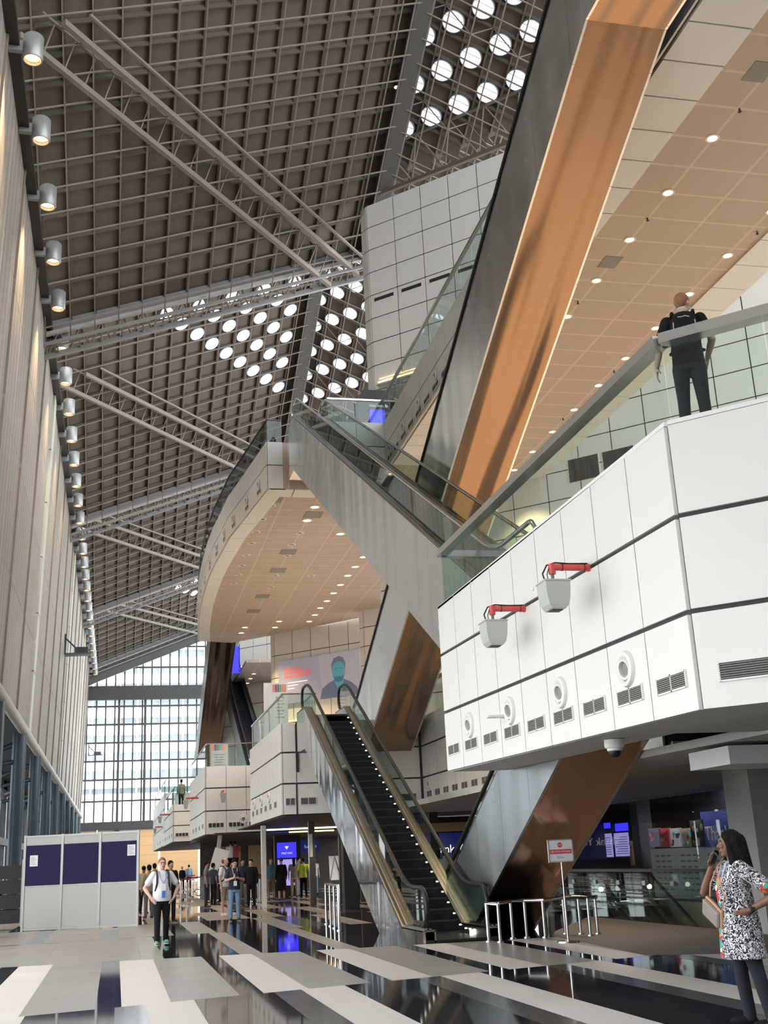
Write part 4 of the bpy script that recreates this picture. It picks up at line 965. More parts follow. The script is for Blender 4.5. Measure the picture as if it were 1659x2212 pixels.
# the same crossing one bay further on
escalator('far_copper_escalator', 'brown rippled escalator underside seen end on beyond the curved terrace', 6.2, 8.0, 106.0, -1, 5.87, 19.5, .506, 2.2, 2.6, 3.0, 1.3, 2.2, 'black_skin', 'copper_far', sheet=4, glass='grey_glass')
escalator('far_black_escalator', 'black far escalator slanting behind the brown rippled one', 8.0, 9.4, 71.0, 1, 5.87, 16.6, -1*-.52, 1.6, 1.6, 1.2, 1.0, 1.6, 'black_skin', 'black_skin', sheet=4, glass='grey_glass')
# ================================================================ GROUND LEVEL THINGS
# shell-scheme partition
bl = at(47,2012,Z=0); br_ = at(296,2001,Z=0); d = (br_-bl).normalized(); nrm = V((d.y,-d.x,0)); BW, BH = (br_-bl).length, 2.66
r = thing('exhibition_partition', 'white and navy exhibition partition wall of three bays on the hall floor', 'partition', tuple(bl))
def bp(u, z, o=0): return bl+d*u+nrm*o+V((0,0,z))
for i in range(4):
    u = BW*i/3; b = MB(); b.bar(bp(u,0,0), bp(u,BH,0), .07, .07, nrm); b.build('upright', 'aluminium', r)
b = MB()
for z in (.04, BH-.04): b.bar(bp(0,z), bp(BW,z), .05, .05)
b.bar(bp(0,1.22,.0), bp(BW,1.22), .04, .03); b.build('rail', 'aluminium', r)
for i in range(3):
    u0, u1 = BW*i/3+.04, BW*(i+1)/3-.04
    for z0, z1, m, nm in ((.07,1.2,'booth_white','lower_panel'),(1.24,2.37,'navy_fabric','fabric_panel'),(2.37,2.62,'booth_white','header_panel')):
        b = MB(); b.hexa([bp(u0,z0,-.02),bp(u1,z0,-.02),bp(u1,z1,-.02),bp(u0,z1,-.02)],[bp(u0,z0,.012),bp(u1,z0,.012),bp(u1,z1,.012),bp(u0,z1,.012)]); b.build(nm, m, r)
b = MB()       # side return of the stand
q = bp(BW,0); w = -nrm*1.6
0 and b.hexa([q+w*.02,q+w,q+w+V((0,0,2.6)),q+w*.02+V((0,0,2.6))],[q+w*.02+d*.03,q+w+d*.03,q+w+d*.03+V((0,0,2.6)),q+w*.02+d*.03+V((0,0,2.6))]); pass
for u, z, lab in ((.16,1.78,'white paper notice on the first navy panel of the partition'),(BW-.32,1.95,'white paper notice on the last navy panel of the partition')):
    o = thing('paper_notice', lab, 'notice', tuple(bp(u,z,.02))); b = MB(); b.hexa([bp(u,z,.014),bp(u+.24,z,.014),bp(u+.24,z+.31,.014),bp(u,z+.31,.014)],[bp(u,z,.017),bp(u+.24,z,.017),bp(u+.24,z+.31,.017),bp(u,z+.31,.017)]); b.build('sheet','paper',o)
    b = MB()
    for k in range(6): b.hexa([bp(u+.03,z+.05+k*.04,.0175),bp(u+.2-.03*(k%3),z+.05+k*.04,.0175),bp(u+.2-.03*(k%3),z+.06+k*.04,.0175),bp(u+.03,z+.06+k*.04,.0175)],[bp(u+.03,z+.05+k*.04,.0185),bp(u+.2-.03*(k%3),z+.05+k*.04,.0185),bp(u+.2-.03*(k%3),z+.06+k*.04,.0185),bp(u+.03,z+.06+k*.04,.0185)])
    b.build('printed_line','thin_seam',o)
# bin and dark clutter at the picture edge
r = thing('waste_bin', 'squat dark waste bin with a wooden top at the edge of the hall', 'bin', (-3.25,33.0,0))
b = MB(); b.box((-3.65,32.7,0),(-3.02,33.3,.78)); b.build('body','dark_metal',r,bevel=.02); b = MB(); b.box((-3.68,32.67,.78),(-2.99,33.33,.84)); b.build('top','wood_tan',r)
r = thing('equipment_trolley', 'dark equipment trolley with stacked cases behind the partition', 'trolley', (-3.2,37.6,0))
b = MB()
for k in range(4): b.box((-3.5,37.2,.2+.42*k),(-2.75,38.0,.58+.42*k))
b.build('flight_case','black',r); b = MB()
for x in (-3.55,-2.72):
    for y in (37.15,38.05): b.box((x-.02,y-.02,.1),(x+.02,y+.02,2.0))
b.build('frame','aluminium',r); b = MB()
for x in (-3.5,-2.75):
    for y in (37.2,38.0): b = MB(); b.cyl((x,y-.03,.06),(x,y+.03,.06),.06,n=10); b.build('wheel','rubber',r)
# stainless guard rails
def guard(lab, posts, rail_pts, h=.95):
    r = thing('guard_rail', lab, 'guard rail', (posts[0][0],posts[0][1],0))
    for p in posts:
        b = MB(); b.cyl((p[0],p[1],0),(p[0],p[1],h),.028,n=12); o = b.build('post','stainless',r,smooth=True)
        b = MB(); b.lathe([(.028,.03),(.06,.025),(.065,.0)],(p[0],p[1],0),n=14); b.build('base_flange','stainless',o,smooth=True)
    b = MB(); b.tube(rail_pts,.035,n=10); b.build('handrail','stainless',r,smooth=True)
ps = [at(q[0],q[1],Z=0) for q in ((1056,2035),(1081,2036),(1108,2028),(1138,2026),(1178,2026),(1222,2018),(1255,2018),(1276,2022),(1292,2018))]
ps = [V((p.x,p.y,0)) for p in ps]
guard('stainless guard rail of nine posts round the foot of the copper bellied short escalator', ps, [ps[0]+V((0,0,.1))]+[p+V((0,0,.66)) for p in ps]+[ps[-1]+V((.05,0,.66))], .66)
ps = [V((5.02,27.2,0)),V((5.1,28.2,0)),V((5.18,29.2,0)),V((5.25,30.2,0))]
guard('small stainless guard rail standing by the mirrored side of the long escalator', ps, [ps[0]+V((0,0,.05)),ps[0]+V((0,0,.9))]+[p+V((0,0,.98)) for p in ps]+[ps[-1]+V((0,0,.05))])
# sign on a stand
p = at(1228,2036,Z=0); sx, sy = p.x, p.y
r = thing('sign_stand', 'white section closed sign with a red band on a thin steel stand', 'sign', (sx,sy,0))
b = MB(); b.cyl((sx,sy,.02),(sx,sy,1.35),.014,n=10); b.cyl((sx,sy,.02),(sx,sy,.75),.02,n=10); b.build('pole','stainless',r,smooth=True)
b = MB(); b.lathe([(.0,.035),(.19,.03),(.2,.0)],(sx,sy,0),n=28); b.build('base','stainless',r,smooth=True)
x0, x1, z0, z1 = sx-.235, sx+.235, 1.33, 1.72
b = MB(); b.box((x0,sy-.012,z0),(x1,sy+.012,z1)); bd = b.build('board','sign_white',r)
b = MB()
for a, c in (((x0,z0),(x1,z0+.018)),((x0,z1-.018),(x1,z1)),((x0,z0),(x0+.018,z1)),((x1-.018,z0),(x1,z1))): b.box((a[0],sy-.018,a[1]),(c[0],sy-.012,c[1]))
b.build('board_frame','aluminium',bd)
b = MB(); b.box((x0+.03,sy-.0145,1.475),(x1-.03,sy-.012,1.55)); b.build('red_band','sign_red',bd)
b = MB(); b.cyl((sx-.01,sy-.012,1.625),(sx-.01,sy-.0145,1.625),.045,n=28); b.build('stop_symbol','sign_red',bd)
text_mb('STOP',.032,(sx-.01,sy-.015,1.614),(1,0,0),(0,-1,0),'sign_white','symbol_lettering',bd,.0006,'CENTER')
text_mb('SECTION CLOSED',.046,(sx,sy-.015,1.497),(1,0,0),(0,-1,0),'sign_white','band_lettering',bd,.0006,'CENTER')
text_mb('Room',.05,(sx-.01,sy-.0125,1.40),(1,0,0),(0,-1,0),'sign_blue','lower_lettering',bd,.0006,'CENTER')
# easel with poster board
p = at(727,1925,Z=0); ex, ey = p.x, p.y
r = thing('poster_easel', 'black tripod easel holding a white poster board by the long escalator', 'easel', (ex,ey,0))
b = MB(); b.hexa([(ex-.32,ey,.55),(ex+.32,ey+.05,.55),(ex+.32,ey+.25,1.75),(ex-.32,ey+.2,1.75)],[(ex-.32,ey+.03,.55),(ex+.32,ey+.08,.55),(ex+.32,ey+.28,1.75),(ex-.32,ey+.23,1.75)]); b.build('poster_board','sign_white',r)
for q, t in (((ex-.45,ey-.1,0),(ex+.02,ey+.25,1.8)),((ex+.42,ey-.1,0),(ex-.02,ey+.25,1.8)),((ex,ey+.75,0),(ex,ey+.27,1.8))): b = MB(); b.bar(q,t,.035,.035); b.build('leg','black',r)
# suitcase
p = at(704,1912,Z=0); r = thing('suitcase','dark purple trolley suitcase standing near the poster easel','suitcase',tuple(p))
mat('purple',(.07,.012,.045),.4); b = MB(); b.box((p.x-.24,p.y-.14,.06),(p.x+.24,p.y+.14,.74)); b.build('shell','purple',r,bevel=.04); b = MB()
for x in (-.13,.13): b.bar((p.x+x,p.y,.72),(p.x+x,p.y,1.08),.02,.02,(0,1,0))
b.bar((p.x-.14,p.y,1.08),(p.x+.14,p.y,1.08),.03,.03); b.build('pull_handle','aluminium',r); b = MB()
for x in (-.18,.18):
    for y in (-.1,.1): b = MB(); b.cyl((p.x+x-.015,p.y+y,.035),(p.x+x+.015,p.y+y,.035),.035,n=10); b.build('wheel','rubber',r)
# rope barrier posts and red belts
posts = [(390,1948),(404,1956),(414,1938),(441,1940),(455,1946),(476,1944),(478,1926),(524,1934),(541,1942),(549,1947),(558,1950),(562,1952),(420,1925),(398,1922)]
pp = []
for q in posts:
    p = at(*q, Z=0); pp.append(p)
    if len(pp) == 1:
        o0_ = thing('barrier_post','slim steel queue barrier post on the hall floor','barrier post',(p.x,p.y,0),'queue barrier posts')
        b = MB(); b.cyl((p.x,p.y,0),(p.x,p.y,.95),.032,n=12); b.build('pole','stainless',o0_,smooth=True); b = MB(); b.lathe([(.0,.06),(.05,.055),(.17,.02),(.175,0)],(p.x,p.y,0),n=20); b.build('base','stainless',o0_,smooth=True)
        b = MB(); b.cyl((p.x,p.y,.95),(p.x,p.y,1.03),.042,n=12); b.build('belt_head','dark_metal',o0_)
    else: copy_tree(o0_, loc=(p.x,p.y,0))
for a, c, lab in ((0,2,'short red barrier belt beside the striding man'),(2,6,'red queue barrier belt running across behind the phone couple'),(6,7,'red barrier belt behind the man in shorts'),(7,11,'red barrier belt at the near end of the queue'),(12,13,'farthest red barrier belt'),(13,12,'lower far red barrier belt')):
    A, B = pp[a], pp[c]; z = .98 if a != 13 else .7; b = MB(); b.bar((A.x,A.y,z),(B.x,B.y,z),.012,.075); tag(b.build('barrier_belt','belt_red'), lab, 'belt')
# ---- dark interior behind the hall balconies
b = MB(); b.box((4.8,70,0),(18,70.3,3.0),0); b.box((10.6,39.5,0),(10.9,52,3.0),0); b.box((7.4,38.9,0),(7.9,39.4,3.0),1); b.box((8.6,46,0),(9.6,46.3,2.95),1)
struct(b.build('wall_shop_front',['dark_brown','seam']))
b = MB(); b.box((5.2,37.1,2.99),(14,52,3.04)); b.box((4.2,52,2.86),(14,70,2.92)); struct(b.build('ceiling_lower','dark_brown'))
for x0, x1, lab in ((5.35,6.5,'brown timber wall panel at the back of the lower hall'),(6.9,7.7,'narrow timber wall panel beside the pale post'),(8.3,9.4,'timber wall panel under the lit ceiling strip')):
    o = thing('timber_panel', lab, 'wall panel', (x0,69.9,0)); b = MB(); b.box((x0*1.1,69.88,.1),(x1*1.1,69.98,2.6)); b.build('board','wood_tan',o)
for px, py, lab, z1 in ((606,1860,'tall display totem with a bright blue head in the dim lower hall',2.55),):
    p = at(622,1900,Y=56); o = thing('display_totem', lab, 'display', (p.x,p.y,0)); w = .5
    b = MB(); b.box((p.x-.62,p.y-.05,0),(p.x+.62,p.y+.3,2.8)); b.build('casing','black',o)
    b = MB(); b.box((p.x-.5,p.y-.07,1.75),(p.x+.42,p.y-.05,2.45)); s_ = b.build('blue_screen','screen_blue',o); b = MB(); b.box((p.x-.48,p.y-.07,.5),(p.x+.4,p.y-.05,1.68)); b.build('lilac_screen','screen_lilac',o)
    b = MB(); b.prism([(p.x-.14,p.y-.075,2.28),(p.x+.06,p.y-.075,2.28),(p.x-.04,p.y-.075,2.12)],(0,-.004,0)); b.build('arrow_symbol','screen_white',s_)
    text_mb('FREE WIFI',.12,(p.x-.04,p.y-.076,1.92),(1,0,0),(0,-1,0),'screen_white','lettering',s_,.001,'CENTER')
p = at(665,1828,Y=58); o = thing('wall_display','dark blue display panel under the orange ceiling strip','display',(p.x,p.y,p.z)); b = MB(); b.box((p.x-.55,57.9,p.z-.3),(p.x+.55,58,p.z+.3)); b.build('panel','banner_blue',o); text_mb('Summit',.2,(p.x-.2,57.89,p.z-.08),(1,0,0),(0,-1,0),'screen_lilac','lettering',o,.001)
o = thing('ceiling_strip_light','orange strip light in the dark lower ceiling','light',(9,50,2.9)); b = MB(); b.box((7.5,52.0,2.80),(9.5,52.25,2.85)); b.build('diffuser','cove_glow',o)
for x, y, lab in ((5.35,44.0,'white post under the escalator balcony'),(4.25,54,'leaning white post under the bluish glass balcony')):
    b = MB(); b.bar((x,y,0),(x+(.0 if y < 50 else .35),y,2.9),.16,.3,(0,1,0)); tag(b.build('support_post','white_matt'), lab, 'post')
b = MB(); b.bar((7.0,43.0,0),(7.0,43.0,2.95),.22,.22,(0,1,0)); tag(b.build('support_post','stainless'),'steel edged post beside the dim entrance doors','post')
b = MB(); b.bar((6.95,42.8,1.7),(6.95,42.8,2.5),.10,.06,(0,1,0)); tag(b.build('hanging_tag','lamp_ring'),'small yellowish notice strip on the steel post','notice')
# banner boxes on the balconies
def banner_box(x0, x1, y, dpt, z0, z1, lab, sidem):
    o = thing('banner_box', lab, 'banner', (x0,y,z0)); b = MB(); b.box((x0,y,z0),(x1,y+dpt,z1)); b.build('carcass', sidem, o)
    b = MB(); b.box((x0+.02,y-.012,z0+.02),(x1-.02,y-.002,z1-.02)); s_ = b.build('poster','screen_lav2' if sidem == 'beige' else 'sign_white',o)
    mat2 = ('scr_red','scr_dark','wood_tan','scr_teal','scr_red','beige'); w = (x1-x0-.1)/6
    for k in range(6): b = MB(); b.box((x0+.05+w*k,y-.016,z1-.34),(x0+.05+w*(k+1)-.01,y-.012,z1-.06)); b.build('photo_strip',mat2[k],s_)
    b = MB()
    for k in range(7): b.box((x0+.15+.04*(k%3),y-.0145,z1-.55-.12*k),(x1-.15-.05*(k%2),y-.012,z1-.52-.12*k))
    b.build('printed_line','ink',s_)
p = at(455,1690,Y=55.5); q = at(497,1605,Y=55.5); banner_box(p.x,q.x-.1,55.5,.6,5.6,q.z,'banner box with a red photo strip behind the bluish glass railing','beige')
p = at(590,1560,Y=41.5); q = at(621,1475,Y=41.5); banner_box(p.x-.05,q.x,41.5,.9,5.6,q.z,'white banner box with a red poster near the head of the long escalator','sign_white')
o = thing('banner_box','white plain back of the tall banner by the long escalator','banner',(5.2,42,5.6)); b = MB(); p = at(571,1560,Y=42.6); q = at(592,1475,Y=42.6); b.box((p.x,42.6,5.6),(q.x,42.7,q.z)); b.build('panel','sign_white',o)
# kiosk on the upper terrace
r = thing('info_kiosk','black information kiosk with a bright blue screen beside the upper tower','kiosk',(10.90,46.6,18.55))
b = MB(); b.prism([(10.25,46.6,21.0),(11.70,46.6,21.0),(11.80,46.6,21.55),(11.65,46.6,21.95),(10.50,46.6,21.95),(10.25,46.6,21.4)],(0,.9,0)); hd = b.build('head','black',r)
b = MB(); b.box((10.25,46.62,18.56),(11.70,47.4,21.0)); b.build('body','black',r)
b = MB(); b.box((10.78,46.57,19.7),(11.48,46.62,20.98)); s_ = b.build('blue_screen','screen_blue',r)
text_mb('FREE WIFI',.15,(10.78,46.595,21.12),(1,0,0),(0,-1,0),'sign_white','lettering',hd,.001)
b = MB(); b.prism([(11.50,46.595,21.12),(11.64,46.595,21.12),(11.64,46.595,21.17),(11.60,46.595,21.24),(11.52,46.595,21.27),(11.50,46.595,21.27)],(0,-.003,0)); b.build('signal_symbol','sign_white',hd)
text_mb('WELCOME TO',.08,(10.98,46.565,20.14),(1,0,0),(0,-1,0),'screen_white','lettering',s_,.001); text_mb('Summit',.1,(11.06,46.565,19.98),(1,0,0),(0,-1,0),'screen_white','lettering',s_,.001)
# far blue sign by the terrace
p = at(508,1425,Y=84); o = thing('lit_sign','glowing violet blue sign beside the far brown escalator','sign',tuple(p)); b = MB(); b.box((p.x-.5,84,p.z-1.0),(p.x+.35,84.2,p.z+1.0)); b.build('panel','screen_blue',o)
r = balcony('far_terrace_edge','white far terrace fascia rising beside the brown escalator',[((8.6,112),(8.6,84),14)],[15.2,16.3,17.3],[(8.6,112),(8.6,84)])
b = MB(); b.box((8.7,80,15.2),(17,112,15.4)); b.build('soffit','soffit_tile',r)
for i in range(8): downlight(9.8+.0*i,85+2.3*i,15.19,'downlight in the far soffit beyond the media screen','downlights in the far soffit',True,.15)
for i in range(5): downlight(11.6,85+2.3*i,15.19,'downlight in the second far soffit row','downlights in the second far soffit row',True,.15)
for zlo, zhi in ((5.85,15.2),): tower('wall_far_panels', 100.5, 8.0, 14, zlo, zhi, 'white panelled wall beneath the far terrace', 1.5)
tower('wall_far_upper', 104, 8.7, 20, 17.3, 32, 'white panelled wall above the far terrace', 1.5)
# ---- sunken well: glass guard, escalators going down, storefront
WXg = 10.9
r = thing('well_guard','glass guard with a dark handrail along the sunken escalator well','guard rail',(WXg,24,0))
for i in range(8):
    y = 20.05+1.32*i; b = MB(); b.box((WXg-.006,y+.01,-.25),(WXg+.006,y+1.31,1.02)); b.build('glass_pane','glass',r)
    b = MB(); b.box((WXg-.03,y+.62,.74),(WXg+.05,y+.78,.83)); b.build('clamp','stainless',r)
b = MB(); b.bar((WXg,20.0,1.04),(WXg,30.7,1.04),.09,.06); b.build('handrail','dark_metal',r)
b = MB(); b.box((WX1-.02,WY0,-5),(WX1+.2,WY1,-.02)); b.box((WX0-.2,WY0,-5),(WX0-.0,WY1,-.02)); b.box((WX0,WY1,-5),(WX1,WY1+.2,-.02)); b.box((WX0,WY0,-5.2),(WX1,WY1,-5)); b.box((WX0,WY0-.2,-5),(WX1,WY0,-.02)); struct(b.build('wall_well','beige'))
escalator('down_escalator','escalator dropping into the well with bright lamps at its head nearer the storefront',13.6,15.1,23.2,1,-4.6,-.02,.52,1.0,1.0,1.2,.3,1.0,'stainless','dark_metal',lights=False,hh=.95)
escalator('down_escalator','escalator dropping into the well beside the glass guard',11.6,13.1,22.2,1,-4.6,-.02,.52,1.0,1.0,1.2,.3,1.0,'stainless','dark_metal',lights=False,hh=.95)
for x, y in ((13.5,31.9),(15.0,31.9)):
    o = thing('head_lamp','bright round lamp at the head of the down escalators','lamp',(x,y,.35),'lamps at the down escalator heads'); b = MB(); b.ell((x,y,.4),(.07,.07,.07)); b.build('bulb','led',o,smooth=True); b = MB(); b.cyl((x,y,0),(x,y,.35),.03); b.build('stem','stainless',o)
SX = 15.6
r = thing('shop_glazing','glass shop front of tall panes behind the escalator well','shop front',(SX,30,0))
for i in range(17):
    y = 19.0+1.32*i; b = MB(); b.box((SX-.006,y+.012,0),(SX+.006,y+1.308,3.25)); b.build('glass_pane','clear_glass',r)
b = MB(); b.box((SX-.05,19,3.25),(SX+.05,41.5,3.35)); b.box((SX-.04,19,0),(SX+.04,41.5,.06)); b.build('head_rail','dark_metal',r)
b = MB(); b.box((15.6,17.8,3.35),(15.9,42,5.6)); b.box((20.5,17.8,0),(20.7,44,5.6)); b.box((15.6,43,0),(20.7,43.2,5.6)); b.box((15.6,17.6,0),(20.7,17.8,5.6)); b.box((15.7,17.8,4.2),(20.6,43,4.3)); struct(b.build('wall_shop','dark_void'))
b = MB(); b.box((10.3,20.2,3.36),(15.6,38.4,3.42)); struct(b.build('ceiling_well','white_matt'))
for i in range(7): downlight(12.6,21+2.4*i,3.355,'small downlight in the low ceiling over the escalator well','downlights over the escalator well',i%2 == 0,.08)
# inside the shop: thank-you backdrop, photo boards, screens
r = thing('thank_you_backdrop','navy backdrop with white thank you lettering behind the shop glass','backdrop',(17.2,27.5,1)); bx = 17.2
def wbox(y0, y1, z0, z1, m, name, par, o=0.0, t=.03): b = MB(); b.box((bx-o-t,min(y0,y1),z0),(bx-o,max(y0,y1),z1)); return b.build(name, m, par)
P = at(1523,1830,X=bx); Q = at(1600,1755,X=bx)
bk = wbox(P.y, Q.y-1.6, P.z-.02, Q.z+.12, 'banner_blue', 'panel', r)
t0 = at(1525,1817,X=bx-.04); text_mb('Thank You',.58,(bx-.036,t0.y,t0.z+.02),(0,-1,0),(-1,0,0),'sign_white','lettering',bk,.002)
pm = [('scr_dark','scr_red','beige'),('sign_red','belt_red','lamp_ring'),('screen_lav2','ink','scr_teal2'),('beige','scr_teal','wood_tan'),('dark_brown','wood_tan','lamp_ring')]
cols = [1405,1428,1449,1473,1497,1521]; labs = ['photo board of a violet skyline on the shop wall','red and orange photo board on the shop wall','grey photo board of a tower on the shop wall','striped beige and teal photo board on the shop wall','dark photo board with warm lights beside the thank you backdrop']
for k in range(5):
    a, c = at(cols[k],1830,X=bx), at(cols[k+1],1788 if k < 4 else 1770,X=bx); o = thing('photo_board',labs[k],'photo board',(bx,a.y,a.z)); y0, y1 = a.y-.02, c.y+.02
    pn = wbox(y0,y1,a.z,c.z,pm[k][0],'panel',o)
    for j in range(7):
        f = random.random(); yy = y0+(y1-y0)*random.uniform(.05,.75); zz = a.z+(c.z-a.z)*random.uniform(.03,.7)
        wbox(yy,yy+(y1-y0)*random.uniform(.08,.22),zz,zz+(c.z-a.z)*random.uniform(.1,.28),pm[k][1+j%2],'picture_shape',pn,.03,.004)
o = thing('name_board','pale wall board of faint printed lists below the photo boards','board',(bx,29,.5)); a, c = at(1406,1832,X=bx), at(1600,1832,X=bx); pn = wbox(a.y,c.y-1.2,-.0,a.z-.03,'name_board','panel',o); b = MB()
for row in range(9):
    for col in range(4):
        yy = a.y-.35-1.75*col; zz = a.z-.28-.17*row
        if zz < .1: continue
        for w in range(3): b.box((bx-.034,yy-.4*w-.28,zz),(bx-.03,yy-.4*w,zz+.05))
b.build('printed_text','thin_seam',pn)
def shop_screen(px0, px1, py0, py1, m, lab, name='shop_screen'):
    a, c = at(px0,py1,X=18.6), at(px1,py0,X=18.6); o = thing(name,lab,'screen',(18.6,a.y,a.z)); b = MB(); b.box((18.57,min(a.y,c.y),a.z),(18.6,max(a.y,c.y),c.z)); pn = b.build('panel',m,o)
    b = MB(); b.box((18.6,min(a.y,c.y)-.04,a.z-.04),(18.66,max(a.y,c.y)+.04,c.z+.04)); b.build('casing','black',o)
    if m == 'screen_lilac':
        b = MB()
        for k in range(8): zz = a.z+(c.z-a.z)*(.1+.1*k); b.box((18.566,min(a.y,c.y)+.08,zz),(18.57,max(a.y,c.y)-.1-.08*(k%3),zz+.03))
        b.build('printed_text','scr_dark',pn)
shop_screen(1290,1318,1777,1791,'screen_blue','half hidden blue monitor beside the copper escalator'); shop_screen(1331,1356,1777,1796,'screen_blue','middle blue monitor deep in the shop'); shop_screen(1372,1390,1764,1788,'screen_blue','blue monitor with a pale logo by the dark pillar')
shop_screen(1258,1281,1800,1855,'screen_lilac','lilac poster screen partly behind the copper escalator','poster_screen'); shop_screen(1293,1321,1800,1852,'screen_lilac','lilac poster screen in the middle of the shop','poster_screen'); shop_screen(1332,1357,1798,1850,'screen_lilac','lilac poster screen behind the standing visitor','poster_screen')
b = MB(); a = at(1390,1850,X=17.6); b.box((17.4,a.y-.3,0),(17.9,a.y+.3,3.3)); struct(b.build('column_2','dark_void'))
for i in range(4):
    o = thing('strip_light',['white strip lamp over the photo boards','white strip lamp over the grey photo board','white strip lamp above the thank you backdrop','white strip lamp deep inside the shop'][i],'light',(16.6,24+3*i,3.1)); b = MB(); b.box((16.5,24+3.2*i,3.0),(16.6,25.2+3.2*i,3.05)); b.build('tube','led',o)
# interior behind E5: dim shop wall and people's backdrop
b = MB(); b.box((9.0,44,0),(15.5,44.2,2.95)); struct(b.build('wall_lobby_back','dark_brown'))
r = thing('lobby_backdrop','dark navy lobby backdrop with small white lettering behind the long escalator','backdrop',(10.4,43.9,1.2)); p = at(925,1838,Y=43.8); b = MB(); b.box((p.x-.3,43.8,1.1),(p.x+3.2,43.9,2.35)); pn = b.build('panel','banner_blue',r); text_mb('Thank You',.42,(p.x+.0,43.79,1.62),(1,0,0),(0,-1,0),'screen_white','lettering',pn,.002)
o = thing('lobby_screen','blue screen glimpsed behind the long escalator handrail','screen',(9.2,42,2)); p = at(885,1802,Y=42); b = MB(); b.box((p.x-.5,42,1.6),(p.x+.25,42.06,2.6)); b.build('panel','screen_blue',o)
b = MB(); b.box((8.5,38.9,2.3),(13,38.95,2.6)); tag(b.build('fascia_strip','wood_tan'),'warm timber strip above the lobby behind the long escalator','strip')
# ================================================================ PEOPLE
def remesh(mb, name, m, parent, vox, smooth=2, factor=.5):
    o = mb.build('tmp_'+name, m, None)
    r = o.modifiers.new('r', 'REMESH'); r.mode = 'VOXEL'; r.voxel_size = vox; r.use_smooth_shade = True
    if smooth: s = o.modifiers.new('s', 'SMOOTH'); s.iterations = smooth; s.factor = factor
    dg = bpy.context.evaluated_depsgraph_get(); dg.update()
    me = bpy.data.meshes.new_from_object(o.evaluated_get(dg)); old = o.data; bpy.data.objects.remove(o); bpy.data.meshes.remove(old)
    me.materials.clear(); me.materials.append(M[m]); me.polygons.foreach_set('use_smooth', [True]*len(me.polygons)); me.polygons.foreach_set('material_index', [0]*len(me.polygons))
    me.name = name; o = bpy.data.objects.new(name, me); C.objects.link(o); o.parent = parent; return o
def limb(mb, p, q, r0, r1, n=14):
    p, q = V(p), V(q)
    if (q-p).length < 1e-4: q = p+V((0,0,1e-3))
    mb.cyl(p, q, r0, r1, n); mb.ell(p, (r0,r0,r0), nu=n, nv=8); mb.ell(q, (r1,r1,r1), nu=n, nv=8)
def loft(mb, rings, n=24):      # (z, rx, ry, cx, cy)
    vs = []
    for z, rx, ry, cx, cy in rings: vs += [(cx+rx*math.cos(2*PI*j/n), cy+ry*math.sin(2*PI*j/n), z) for j in range(n)]
    k = len(rings); mb.add(vs, [(i*n+j,i*n+(j+1)%n,(i+1)*n+(j+1)%n,(i+1)*n+j) for i in range(k-1) for j in range(n)]+[list(range(n))[::-1],[(k-1)*n+j for j in range(n)]])
def hand(mb, w, d, pn, curl, side, far):
    """palm, four unequal fingers, thumb from the side of the palm. d: forearm-to-finger direction, pn: palm normal (palm faces pn)"""
    w, d, pn = V(w), V(d).normalized(), V(pn); pn = (pn-d*pn.dot(d)).normalized(); s = d.cross(pn)*side     # s points to the thumb side
    c = w+d*.045; R = Matrix((s, pn, d)).transposed(); mb.ell(c, (.040,.017,.052), R, 14, 8); limb(mb, w-d*.01, w+d*.03, .024, .026, 10)
    if far: mb.ell(w+d*.10+pn*.02, (.034,.016,.045), R, 10, 6); return
    for i, (L, dx) in enumerate(((.072,.028),(.080,.010),(.075,-.009),(.060,-.027))):
        p = w+d*.088+s*dx; v = d.copy(); ang = curl*(.8+.12*i)
        for k, f in enumerate((.45,.32,.23)):
            rot = Matrix.Rotation(0, 3, 'X'); a = ang*(k+.5)*.75; v = (d*math.cos(a)+pn*math.sin(a)).normalized(); q = p+v*(L*f); limb(mb, p, q, .0098-.001*k, .0092-.001*k, 8); p = q
    p = w+d*.022+s*.032; v1 = (d*.62+s*.62+pn*.45).normalized(); q = p+v1*.042; limb(mb, p, q, .0135, .0115, 8); v2 = (d*.8+s*.15+pn*.55).normalized(); limb(mb, q, q+v2*.033, .0112, .0095, 8)
mat('skin_light', (.62,.40,.31), .5, spec=.35); mat('skin_pink', (.66,.40,.33), .5, spec=.35); mat('skin_dark', (.20,.098,.062), .45, spec=.4); mat('skin_mid', (.42,.25,.17), .5)
mat('hair_black', (.006,.005,.005), .7, spec=.15, bump=.6, bscale=60); mat('hair_brown', (.075,.04,.024), .6, bump=.5, bscale=80); mat('hair_ginger', (.25,.12,.05), .6, bump=.4, bscale=90); mat('hair_grey', (.42,.40,.38), .7)
mat('cloth_white', (.74,.73,.75), .85); mat('cloth_black', (.007,.007,.009), .85, spec=.25); mat('cloth_navy', (.018,.022,.045), .85); mat('denim', (.16,.27,.42), .85, noise=.2, nscale=9); mat('denim_dark', (.009,.011,.02), .85, noise=.15, nscale=9)
mat('khaki', (.34,.28,.20), .85); mat('cloth_teal', (.10,.24,.30), .85); mat('cloth_grey', (.17,.17,.18), .85); mat('hi_vis', (.55,.75,.08), .8); mat('cloth_beige', (.42,.33,.24), .85); mat('shoe_green', (.10,.30,.20), .7); mat('shoe_black', (.02,.02,.022), .6); mat('shoe_white', (.7,.68,.68), .6); mat('eye_white', (.4,.38,.36), .4); mat('eye_dark', (.02,.015,.01), .2); mat('lip', (.35,.13,.11), .4); mat('cloth_red', (.4,.05,.05), .8); mat('bag_taupe', (.235,.19,.17), .55); mat('leather_tan', (.50,.27,.15), .5); mat('lanyard_blue', (.07,.17,.55), .6); mat('lanyard_pale', (.5,.6,.8), .6); mat('cloth_blue_lt', (.25,.35,.5), .85)
